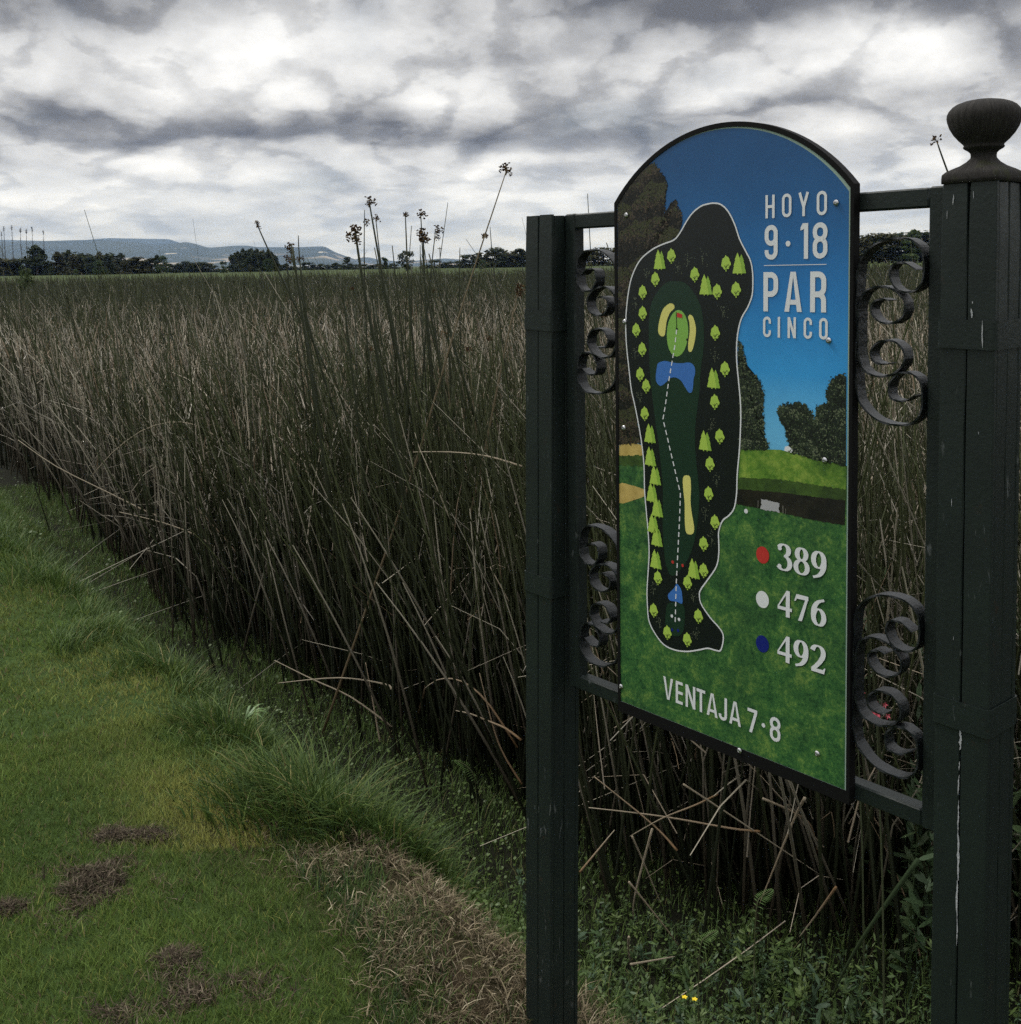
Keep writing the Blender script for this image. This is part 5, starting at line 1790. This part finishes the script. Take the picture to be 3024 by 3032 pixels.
# ---- reeds
def stems(x, y, z, h, rad, dx, dy, curve, cang, col0, col1, K=5, sides=3, kink=None):
    """round tapering stems; dx,dy lean at the top, curve bends them; colours from foot to tip"""
    n = len(x)
    vs, cs = [], []
    for k in range(K):
        t = k / (K - 1)
        cx_ = x + dx * t + np.cos(cang) * curve * t * t
        cy_ = y + dy * t + np.sin(cang) * curve * t * t
        cz_ = z + h * t - 0.25 * (np.abs(curve) ** 1.0) * t ** 3
        if kink is not None:
            kt, kd, ka = kink
            ov = np.clip(t - kt, 0, 1) * h
            cx_ = cx_ + np.cos(ka) * ov * kd
            cy_ = cy_ + np.sin(ka) * ov * kd
            cz_ = cz_ - ov * kd * 1.15
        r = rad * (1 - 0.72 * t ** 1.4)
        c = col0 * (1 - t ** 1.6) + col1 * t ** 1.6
        for j in range(sides):
            a = 2 * np.pi * j / sides + x * 50
            vs.append(np.stack([cx_ + np.cos(a) * r, cy_ + np.sin(a) * r, cz_], -1))
            cs.append(c)
    V = np.stack(vs, 1).reshape(-1, 3)
    C = np.stack(cs, 1).reshape(-1, 3)
    quad = []
    for k in range(K - 1):
        for j in range(sides):
            j2 = (j + 1) % sides
            quad.append((k * sides + j, k * sides + j2, (k + 1) * sides + j2, (k + 1) * sides + j))
    F = (np.arange(n)[:, None, None] * (K * sides) + np.array(quad)[None]).reshape(-1, 4)
    return V, F, C


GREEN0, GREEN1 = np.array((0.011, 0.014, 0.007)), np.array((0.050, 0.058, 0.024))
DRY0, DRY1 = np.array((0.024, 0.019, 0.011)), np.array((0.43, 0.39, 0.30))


def reed_batch(n, r0, r1, a0, a1, K, sides, radk, hk, dry, thin=1.0):
    x, y, r = wedge(n, r0, r1, a0, a1)
    q = signed(x, y, REEDF)
    keep = (q > 0.0) & (RNG.random(n) < sstep(-0.05, 0.28, q) * 0.8 + 0.2)
    x, y, r = x[keep], y[keep], r[keep]
    m = len(x)
    pat = vnoise(x, y, 0.55, 4) * 0.6 + vnoise(x, y, 1.7, 5) * 0.4
    h = np.clip(RNG.normal(1.30, 0.22, m) + (pat - 0.5) * 0.75, 0.5, 1.95) * hk
    isdry = RNG.random(m) < dry * (0.5 + 1.0 * pat) + 0.25 * sstep(0.5, 1.2, x) * (r < 9)
    h = np.where(isdry, h * RNG.uniform(0.45, 1.05, m), h)
    qk = q[keep]
    edge = 0.45 + 0.55 * sstep(0.2, 1.0, qk)
    dx = h * edge * np.where(isdry, RNG.normal(-0.12, 0.32, m), RNG.normal(-0.15, 0.15, m))
    dy = h * edge * RNG.normal(-0.03, 0.14, m)
    tone = RNG.uniform(0.65, 1.35, (m, 1))
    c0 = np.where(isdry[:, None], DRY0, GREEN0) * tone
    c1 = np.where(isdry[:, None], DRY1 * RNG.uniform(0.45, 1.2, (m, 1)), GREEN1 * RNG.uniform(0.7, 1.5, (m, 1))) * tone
    kink = (RNG.uniform(0.35, 0.8, m), np.where(isdry & (RNG.random(m) < 0.5), RNG.uniform(0.5, 1.6, m) * edge, 0.0), RNG.uniform(0, 6.28, m))
    return stems(x, y, height(x, y) - 0.02, h, radk * RNG.uniform(0.65, 1.25, m), dx, dy, h * RNG.normal(0, 0.16, m), RNG.uniform(0, 6.28, m), c0, c1, K, sides, kink)


sets = [reed_batch(9500, 2.8, 5.5, -30, 34, 6, 4, 0.0050, 1.06, 0.17), reed_batch(10500, 5.5, 8.0, -31, 31, 5, 3, 0.0066, 1.02, 0.50),
        reed_batch(12000, 8.0, 13.0, -31, 31, 4, 3, 0.0082, 0.97, 0.68), reed_batch(16000, 13.0, 26.0, -30, 30, 3, 3, 0.011, 0.93, 0.42),
        reed_batch(19000, 26.0, 55.0, -29, 29, 3, 3, 0.017, 0.92, 0.22), reed_batch(20000, 55.0, 110.0, -29, 29, 3, 3, 0.038, 1.04, 0.14)]

sets += [reed_batch(420, 4.5, 9.0, -31, 31, 6, 4, 0.0050, 1.30, 0.30), reed_batch(600, 9.0, 18.0, -31, 31, 5, 3, 0.0058, 1.24, 0.35), reed_batch(700, 18.0, 45.0, -30, 30, 4, 3, 0.011, 1.22, 0.3)]


def litter(n, r0, r1, a0, a1, z0, z1, L0, L1, rad, qmin, tilt):
    """broken, tangled dry pieces caught among the stems"""
    x, y, r = wedge(n, r0, r1, a0, a1)
    q = signed(x, y, REEDF)
    keep = q > qmin
    x, y = x[keep], y[keep]
    m = len(x)
    L = RNG.uniform(L0, L1, m)
    th = np.abs(RNG.normal(0, tilt, m))
    ph = RNG.uniform(0, 6.28, m)
    col = pick([(0.44, 0.38, 0.29), (0.34, 0.28, 0.20), (0.26, 0.19, 0.12), (0.50, 0.46, 0.38)], m, (0.35, 0.3, 0.2, 0.15)) * RNG.uniform(0.55, 1.15, (m, 1))
    h = L * np.cos(th)
    kink = (RNG.uniform(0.3, 0.8, m), np.where(RNG.random(m) < 0.4, RNG.uniform(0.4, 1.8, m), 0.0), RNG.uniform(0, 6.28, m))
    return stems(x, y, height(x, y) + RNG.uniform(z0, z1, m), h, rad * RNG.uniform(0.6, 1.2, m), L * np.sin(th) * np.cos(ph), L * np.sin(th) * np.sin(ph), L * RNG.normal(0, 0.15, m), ph + 1.5, col * 0.85, col, 4, 3, kink)


sets += [litter(1000, 2.7, 5.2, -28, 34, 0.25, 1.0, 0.2, 0.6, 0.0034, -0.02, 0.5), litter(110, 2.6, 3.8, 2, 26, 0.0, 0.6, 0.2, 0.6, 0.0032, -0.12, 0.7),
         litter(5200, 5.2, 9.0, -31, 31, 0.45, 1.15, 0.15, 0.55, 0.0046, 0.1, 0.55), litter(6000, 9.0, 15.0, -31, 31, 0.75, 1.15, 0.12, 0.45, 0.0066, 0.1, 0.55),
         litter(3500, 15.0, 30.0, -30, 30, 0.85, 1.1, 0.12, 0.35, 0.007, 0.1, 0.5)]
V, F, C = merge(sets)
tag(link('reed_bed', mesh_np('reed_bed', V, F, 4, C), M_REED), 'dense reed bed stretching away behind the brink', 'reeds', kind='stuff')

# ---- reeds one can tell apart at the front edge
protos = []
for k in range(10):
    h = 1.0
    ds = k % 3 == 2
    c0, c1 = (DRY0, DRY1 * 0.9) if ds else (GREEN0, GREEN1 * (0.8 + 0.1 * k))
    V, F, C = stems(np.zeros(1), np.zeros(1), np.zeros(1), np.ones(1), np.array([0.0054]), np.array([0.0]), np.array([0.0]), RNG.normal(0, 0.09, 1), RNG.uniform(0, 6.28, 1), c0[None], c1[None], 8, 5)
    me = mesh_np('reed_stem', V, F, 4, C, True)
    me.materials.append(M_REED)
    protos.append((me, ds))
RA = np.array(REEDF)
made = 0
while made < 216:
    sg = random.choice((4, 5, 5, 6, 6, 7, 7, 8, 8, 9, 10, 11, 11))
    t = random.random()
    x = RA[sg, 0] * (1 - t) + RA[sg + 1, 0] * t + random.gauss(0.04, 0.10)
    y = RA[sg, 1] * (1 - t) + RA[sg + 1, 1] * t + random.gauss(0.06, 0.12)
    me, ds = protos[made % 10]
    o = link('standing_reed', me)
    hgt = random.gauss(1.35, 0.22) * (0.8 if ds else 1.0)
    o.location = (x, y, float(height(np.array(x), np.array(y))) - 0.02)
    o.scale = (random.uniform(0.8, 1.25),) * 2 + (hgt,)
    o.rotation_euler = (random.gauss(0.04, 0.10), random.gauss(-0.13, 0.15), random.uniform(-0.6, 0.6))
    if ds:
        tag(o, 'dry tan reed stem standing in the front edge of the reed bed', 'reed', 'dry reeds of the front edge')
    else:
        tag(o, 'dark green reed stem standing in the front edge of the reed bed', 'reed', 'green reeds of the front edge')
    made += 1


# ---- tall reeds in flower against the sky
def head_mesh(seed, spread, up):
    rg = random.Random(seed)
    b = MB()
    col = []
    for k in range(rg.randint(12, 18)):
        a, e = rg.uniform(0, 6.28), rg.uniform(-0.7, 1.3)
        L = rg.uniform(0.012, spread)
        c = Vector((math.cos(a) * math.cos(e) * L, math.sin(a) * math.cos(e) * L, math.sin(e) * L * up))
        b.tube([(0, 0, -0.004), c * 0.6 + Vector((0, 0, 0.004)), c], [0.0009, 0.0008, 0.0008], 3)
        col += [(0.07, 0.05, 0.025)] * 9
        for q in range(rg.randint(1, 3)):
            d = Vector((rg.gauss(0, 1), rg.gauss(0, 1), rg.gauss(0.3, 0.8))).normalized()
            p0 = c + d * 0.002 * q
            b.tube([p0 - d * 0.003, p0 + d * 0.004, p0 + d * 0.011], [0.0022, 0.0042, 0.0010], 5)
            tn = rg.choice(((0.050, 0.026, 0.014), (0.085, 0.050, 0.024), (0.032, 0.018, 0.011), (0.12, 0.075, 0.03)))
            col += [tn] * 15
    me = b.mesh('seed_head')
    a = me.attributes.new('tint', 'FLOAT_COLOR', 'POINT')
    a.data.foreach_set('color', np.array([(*c, 1.0) for c in col], dtype=np.float32).ravel())
    me.materials.append(M_DRY)
    return me


HEADS = [head_mesh(40 + i, 0.030 + 0.006 * (i % 3), 1.0) for i in range(5)]


def along(path, rad, col0, col1, seed, n=10, sides=6):
    """a single stem along traced points"""
    P = smooth_open([tuple(p) for p in path], max(2, n // max(1, len(path) - 1)))
    b = MB()
    m = len(P)
    b.tube(P, [rad * (1 - 0.65 * (i / (m - 1)) ** 1.3) for i in range(m)], sides)
    return b, m, sides


def tint_mesh(b, name, m, sides, c0, c1):
    me = b.mesh(name, True)
    a = me.attributes.new('tint', 'FLOAT_COLOR', 'POINT')
    cc = np.ones((len(b.v), 4), np.float32)
    for i in range(m):
        cc[i * sides:(i + 1) * sides, :3] = np.array(c0) * (1 - i / (m - 1)) + np.array(c1) * (i / (m - 1))
    a.data.foreach_set('color', cc.ravel())
    return me


def flower_reed(top, mid, d, rad, heads, label, tan=False):
    a, b = at_depth(*top, d), at_depth(*mid, d)
    dirv = (b - a)
    k = (MARSH - 0.02 - a.z) / dirv.z
    foot = a + dirv * k
    foot = foot + Vector((0, 0.0, 0))
    bow = (b + (foot - b) * 0.4) + Vector((0.02, 0.02, 0))
    root = empty('flowering_reed', foot)
    pts = [foot - foot, bow - foot, b - foot, a - foot]
    mb, m, sd = along(pts, rad * 1.35, None, None, 0, 12)
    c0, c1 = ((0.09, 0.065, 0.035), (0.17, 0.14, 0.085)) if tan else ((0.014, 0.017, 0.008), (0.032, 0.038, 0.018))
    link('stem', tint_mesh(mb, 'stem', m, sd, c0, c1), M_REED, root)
    for i, (hx, hy, sc) in enumerate(heads):
        p = at_depth(hx, hy, d) - foot
        o = link('seed_head', HEADS[(i + int(top[0])) % 5], None, root)
        o.location = p
        sc *= 0.8
        o.scale = (sc, sc, sc)
        o.rotation_euler = (0, 0, random.uniform(0, 6.28))
    tag(root, label, 'reed', 'tall reeds in flower')
    return root


FL = [((483, 418), (520, 500), 6.4, 0.006, [(484, 422, 0.8), (487, 428, 0.7)], 'flowering reed leaning left in front of the dark grove'),
      ((546, 466), (590, 640), 5.0, 0.006, [(547, 467, 0.9), (548, 474, 0.7)], 'dark flowering reed leaning left just right of the grove'),
      ((541, 490), (548, 560), 5.2, 0.004, [(541, 488, 0.7), (550, 492, 0.8)], 'short flowering reed with two small heads right of the grove'),
      ((563, 444), (568, 520), 5.2, 0.004, [(564, 491, 0.7), (570, 489, 0.6)], 'reed with a bare pointed tip and low heads right of the grove'),
      ((671, 440), (690, 560), 4.3, 0.0075, [(672, 438, 1.1), (671, 447, 1.1), (659, 444, 0.7), (673, 455, 0.8)], 'thick dark reed with the largest brown flower head'),
      ((688, 396), (688, 530), 5.3, 0.004, [(693, 421, 0.9)], 'upright reed with a small head to the right of its stem'),
      ((697, 382), (738, 610), 4.5, 0.0065, [(697, 381, 0.9), (695, 387, 0.6)], 'thick reed leaning left with the highest head of the middle cluster'),
      ((709, 410), (722, 520), 5.2, 0.004, [(711, 413, 0.8)], 'thin reed with a small dark head beside the highest of the cluster'),
      ((765, 404), (773, 570), 4.9, 0.0048, [(766, 406, 0.7)], 'straight reed with one small dark head over the lone round tree'),
      ((794, 402), (803, 560), 5.0, 0.0045, [(796, 406, 1.0)], 'straight reed with a dark head over the low trees'),
      ((799, 448), (806, 620), 4.7, 0.0055, [(798, 443, 1.0), (799, 452, 1.1), (806, 456, 0.7), (794, 437, 0.6)], 'reed with a large golden brown flower head'),
      ((793, 462), (796, 600), 5.4, 0.0035, [(794, 440, 0.5)], 'thin reed touching the large golden brown head'),
      ((822, 434), (806, 590), 5.1, 0.0045, [(826, 434, 0.9), (824, 441, 0.7), (826, 450, 0.6)], 'reed leaning slightly right with a drooping dark head'),
      ((957, 318), (868, 590), 4.4, 0.0045, [(955, 318, 0.9), (959, 325, 0.9), (950, 316, 0.6)], 'tallest flowering reed leaning right high into the sky'),
      ((925, 428), (932, 510), 6.0, 0.0035, [(915, 446, 1.0)], 'thin reed crossing the tallest leaning reed'),
      ((868, 467), (867, 560), 6.0, 0.004, [], 'bare pointed reed standing alone left of the tallest one'),
      ((980, 545), (955, 650), 4.5, 0.0045, [(980, 543, 0.9), (985, 552, 0.7), (976, 556, 0.6)], 'tan reed with rusty heads close to the left sign post'),
      ((1768, 266), (1800, 355), 4.0, 0.0042, [(1768, 266, 0.9)], 'lone flowering reed in the sky beside the wooden finial')]
for i, f in enumerate(FL):
    flower_reed(*f, tan=(i in (13, 16)))
# bare tall stems of the same clump, dark against the field
_rc = random.Random(77)
for k in range(22):
    tx = _rc.choice((550, 565, 590, 640, 660, 680, 690, 705, 715, 735, 760, 785, 800, 830)) + _rc.uniform(-14, 14)
    ty = _rc.uniform(455, 600)
    d = _rc.uniform(4.4, 5.6)
    a = at_depth(tx, ty, d)
    b = at_depth(tx + _rc.gauss(22, 16), ty + 190, d)
    kk = (MARSH - 0.02 - a.z) / (b.z - a.z)
    foot = a + (b - a) * kk
    mb, m, sd = along([foot - foot, (b - foot) * 0.5 + Vector((_rc.gauss(0, 0.02), 0, 0)), b - foot, a - foot], _rc.uniform(0.0055, 0.0085), None, None, 0, 12)
    o = link('tall_reed', tint_mesh(mb, 'tall_reed', m, sd, (0.014, 0.017, 0.008), (0.030, 0.036, 0.016)), M_REED, None, foot)
    tag(o, 'bare dark tall reed stem of the clump left of the sign', 'reed', 'bare tall stems of the clump')
# flowering reeds lower down, among the others
for k, (xd, yd, d) in enumerate(((838, 632, 5.0), (820, 550, 7.0), (885, 660, 5.2), (665, 545, 8.0), (925, 640, 5.5), (700, 660, 5.5), (1140, 595, 4.6))):
    flower_reed((xd, yd), (xd + 12, yd + 140), d, 0.004, [(xd, yd, 0.8)], ['brown headed reed half hidden among the stems below the lone tree', 'small headed reed in the far part of the reed bed', 'rust headed reed low in the stems left of the sign post',
                'small dark headed reed below the low distant trees', 'pale headed reed halfway up the stems near the left post', 'low brown headed reed beneath the middle cluster', 'rust headed reed seen through the iron scrolls beside the left post'][k], tan=k % 2 == 0)

# ---- bent and broken pale reeds at the front
PALE0, PALE1 = (0.30, 0.25, 0.18), (0.36, 0.31, 0.23)
RUST0, RUST1 = (0.20, 0.12, 0.06), (0.32, 0.25, 0.17)
BENT = [([(985, 880), (920, 861), (850, 853), (780, 853)], 4.0, 0.0040, PALE0, PALE1, 'pale dry reed lying level across the dark stems beside the left post'),
        ([(740, 1372), (663, 1316), (590, 1282), (518, 1246)], 4.35, 0.0042, PALE0, PALE1, 'straight pale reed slanting down to the right over the marsh edge'),
        ([(739, 1301), (726, 1291), (640, 1279), (525, 1289)], 4.3, 0.0045, PALE0, PALE1, 'pale arched reed lying level just above the long grass'),
        ([(977, 1411), (925, 1332), (888, 1295), (855, 1281), (825, 1283), (802, 1299)], 3.8, 0.0042, RUST0, PALE1, 'tan reed bowed over in a hook left of the left post'),
        ([(984, 1397), (955, 1375), (925, 1362), (888, 1347), (860, 1341)], 3.7, 0.0045, RUST0, PALE1, 'pale reed below the hooked one reaching the left post'),
        ([(300, 975), (270, 962), (212, 933), (106, 880), (34, 830)], 6.6, 0.0050, PALE0, PALE1, 'long pale reed slanting across the far left of the front edge'),
        ([(402, 1031), (370, 1010), (307, 986), (225, 966)], 5.9, 0.0045, PALE0, PALE1, 'pale reed curving out to the left over the marsh floor'),
        ([(440, 850), (423, 833), (365, 801), (317, 797), (265, 814), (212, 854), (170, 902)], 6.0, 0.0042, PALE0, PALE1, 'reed bent into a wide arch at the left of the reed bed'),
        ([(1434, 1569), (1378, 1563), (1246, 1540), (1111, 1524)], 2.95, 0.0036, RUST0, PALE1, 'pale broken reed lying nearly level below the board'),
        ([(1354, 1499), (1313, 1519), (1250, 1544), (1189, 1578)], 2.93, 0.0030, RUST0, PALE1, 'upper arm of a broken pale reed below the board'),
        ([(1193, 1578), (1220, 1640), (1248, 1707)], 2.93, 0.0028, PALE0, PALE1, 'lower arm of the broken pale reed below the board'),
        ([(1231, 1564), (1198, 1691), (1196, 1733)], 2.9, 0.0032, PALE0, PALE1, 'upright pale reed crossing the broken one right of the left post'),
        ([(1187, 1768), (1186, 1790), (1189, 1815)], 2.75, 0.0034, PALE0, PALE1, 'short pale stump standing in the weeds right of the left post'),
        ([(1190, 1820), (1230, 1813), (1274, 1805)], 2.7, 0.0032, PALE0, PALE1, 'short pale reed lying at the foot of the pale stump'),
        ([(1290, 1480), (1392, 1547), (1547, 1650)], 2.9, 0.0030, PALE0, PALE1, 'long thin reed slanting down to the right under the board'),
        ([(1519, 1506), (1496, 1552), (1433, 1707)], 2.85, 0.0045, PALE0, RUST1, 'thick tan reed slanting down to the left under the board'),
        ([(1440, 1507), (1496, 1532), (1531, 1559), (1543, 1612)], 2.88, 0.0036, PALE0, RUST0, 'tan reed curving downward at the board lower right'),
        ([(1578, 1674), (1545, 1720), (1509, 1768)], 2.75, 0.0036, RUST0, PALE1, 'short tan reed leaning over the weeds under the board'),
        ([(1278, 1605), (1232, 1556), (1122, 1466)], 3.0, 0.0036, RUST0, RUST1, 'brown reed slanting up to the left post under the board'),
        ([(1094, 1646), (1160, 1566)], 2.95, 0.0030, RUST0, PALE1, 'tan reed rising from the right edge of the left post'),
        ([(1187, 1664), (1250, 1743), (1281, 1785)], 2.85, 0.0030, PALE0, RUST1, 'tan reed slanting down into the weeds under the board'),
        ([(1733, 1622), (1625, 1775), (1569, 1882)], 2.55, 0.0062, (0.030, 0.048, 0.022), (0.035, 0.05, 0.022), 'thick green reed slanting beside the right post over the weeds'),
        ([(985, 1480), (940, 1400), (905, 1270)], 3.75, 0.004, RUST0, RUST1, 'rusty reed rising beside the left post'),
        ([(718, 1405), (705, 1330), (690, 1250)], 4.4, 0.0045, PALE0, RUST1, 'tan reed standing just behind the level arched one')]
for path, d, rad, c0, c1, lab in BENT:
    P = [at_depth(xd, yd, d + 0.05 * i) for i, (xd, yd) in enumerate(path)]
    base = P[0].copy()
    mb, m, sd = along([p - base for p in P], rad, None, None, 0, 12)
    o = link('bent_reed', tint_mesh(mb, 'bent_reed', m, sd, c0, c1), M_DRY, None, base)
    tag(o, lab, 'reed', 'bent and broken reeds')


# ---- small plants with a look of their own
def fern(xd, yd, d, size, rz, label):
    p = at_depth(xd, yd, d)
    gz_ = float(height(np.array(p.x), np.array(p.y)))
    o = empty('fern_frond', (p.x, p.y, gz_), rz)
    hh = p.z - gz_
    b = MB()
    pts = [(0, 0, -0.01), (0, 0, hh * 0.6), (size * 0.15, 0, hh), (size * 0.6, 0, hh + size * 0.35), (size * 1.15, 0, hh + size * 0.45)]
    sp_ = smooth_open(pts, 6)
    m = len(sp_)
    b.tube(sp_, [0.0022 * (1 - 0.6 * i / m) for i in range(m)], 5)
    me = b.mesh('stalk', True)
    link('stalk', me, mat('fern_stalk', (0.06, 0.07, 0.03), 0.6, 0.2), o)
    lb = MB()
    for i in range(10, m, 1):
        c = sp_[i]
        t = (i - 10) / (m - 11)
        L = size * 0.36 * math.sin(math.pi * (0.18 + 0.80 * t)) + 0.003
        for sg in (-1, 1):
            w = size * 0.028
            tip = (c[0] + L * 0.35, c[1] + sg * L, c[2] - L * 0.12)
            lb.add([tuple(c), (c[0] + L * 0.15 - w, c[1] + sg * L * 0.5, c[2]), tip, (c[0] + L * 0.15 + w, c[1] + sg * L * 0.5, c[2])], [(0, 1, 2, 3)])
    lb.build('pinnae', mat('fern_green', (0.075, 0.135, 0.035), 0.5, 0.3), o)
    tag(o, label, 'fern', 'small ferns at the marsh edge')


fern(1424, 1712, 2.62, 0.055, 0.6, 'bright fern frond standing in front of the dark stems under the board')
fern(1318, 1786, 2.55, 0.050, 0.5, 'darker fern frond lower among the weeds under the board')
fern(898, 1462, 3.75, 0.075, 2.6, 'bright fern frond among the reed feet left of the left post')


def flower(xd, yd, z, rgb, label, petals=5, size=0.006, name='yellow_flower', d=None):
    p = on_ground(xd, yd, z) if d is None else at_depth(xd, yd, d)
    gz_ = float(height(np.array(p.x), np.array(p.y)))
    o = empty(name, (p.x, p.y, gz_))
    hh = max(p.z - gz_, 0.03)
    b = MB()
    b.tube([(0, 0, -0.01), (0.004, 0, hh * 0.6), (0, 0, hh)], [0.0012, 0.001, 0.0008], 4)
    b.build('stalk', mat('flower_stalk', (0.04, 0.07, 0.02), 0.6, 0.2), o)
    q = MB()
    rg = random.Random(int(xd))
    for k in range(petals):
        a = 2 * math.pi * k / petals
        c, s_ = math.cos(a) * size, math.sin(a) * size
        q.add([(0, 0, hh), (c * 0.7 - s_ * 0.4, s_ * 0.7 + c * 0.4, hh + size * 0.45), (c * 1.2, s_ * 1.2, hh + size * 0.35), (c * 0.7 + s_ * 0.4, s_ * 0.7 - c * 0.4, hh + size * 0.45)], [(0, 1, 2, 3)])
    q.tube([(0, 0, hh), (0, 0, hh + size * 0.5)], [size * 0.35, size * 0.2], 6)
    q.build('blossom', mat('petal', rgb, 0.5, 0.3), o)
    tag(o, label, 'flower')


flower(1292, 1883, -0.28, (0.80, 0.62, 0.03), 'small yellow flower, the left one of two at the bottom edge', d=2.28)
flower(1311, 1887, -0.28, (0.80, 0.62, 0.03), 'small yellow flower, the right one of two at the bottom edge', d=2.28)


def pink(xd, yd, d, label):
    p = at_depth(xd, yd, d)
    gz_ = float(height(np.array(p.x), np.array(p.y)))
    o = empty('pink_flower', (p.x, p.y, gz_))
    hh = p.z - gz_
    b = MB()
    b.tube([(0.03, 0, -0.01), (0.02, 0, hh * 0.5), (0, 0, hh)], [0.003, 0.0025, 0.0012], 5)
    b.build('stalk', mat('pink_stalk', (0.05, 0.06, 0.03), 0.6, 0.2), o)
    q = MB()
    rg = random.Random(int(yd))
    for k in range(16):
        c = Vector((rg.gauss(0, 0.009), rg.gauss(0, 0.009), hh + rg.gauss(0, 0.016)))
        for j in range(5):
            a = 2 * math.pi * j / 5 + k
            e = Vector((math.cos(a) * 0.006, -0.003, math.sin(a) * 0.006))
            f = Vector((math.cos(a + 0.7) * 0.005, -0.001, math.sin(a + 0.7) * 0.005))
            q.add([c, c + e * 0.7, c + e + f * 0.4, c + f], [(0, 1, 2, 3)])
    q.build('blossom', mat('pink_petal', (0.62, 0.10, 0.14), 0.5, 0.3), o)
    tag(o, label, 'flower', 'pink flowers behind the scrolls')


pink(1654, 1341, 2.55, 'pink flower cluster seen inside a lower scroll by the right post')
pink(1616, 1316, 2.75, 'pink flower cluster at the board right edge behind the lower scrolls')

# a broad pale-leaved tuft on the brink
bp = on_ground(462, 1330, -0.05)
tf = empty('broadleaf_tuft', (bp.x, bp.y, float(height(np.array(bp.x), np.array(bp.y)))))
lb = MB()
for k in range(16):
    a = random.uniform(-0.9, 1.6)
    L = random.uniform(0.08, 0.15)
    w = random.uniform(0.003, 0.006)
    dx_, dy_ = math.cos(a), math.sin(a)
    prev = None
    pts = []
    for i in range(6):
        t = i / 5
        c = Vector((dx_ * L * t * 0.8, dy_ * L * t * 0.8, L * (0.9 * t - 0.75 * t ** 2.4) + 0.04))
        ww = w * math.sin(math.pi * (0.12 + 0.86 * t))
        pts.append((c + Vector((-dy_ * ww, dx_ * ww, 0.002)), c + Vector((dy_ * ww, -dx_ * ww, 0.002))))
    for i in range(5):
        lb.add([pts[i][0], pts[i][1], pts[i + 1][1], pts[i + 1][0]], [(0, 1, 2, 3)])
lb.build('leaf_blades', mat('broad_leaf', (0.10, 0.17, 0.06), 0.4, 0.4), tf)
tag(tf, 'tuft of broad pale green leaves in the long grass on the brink', 'plant')
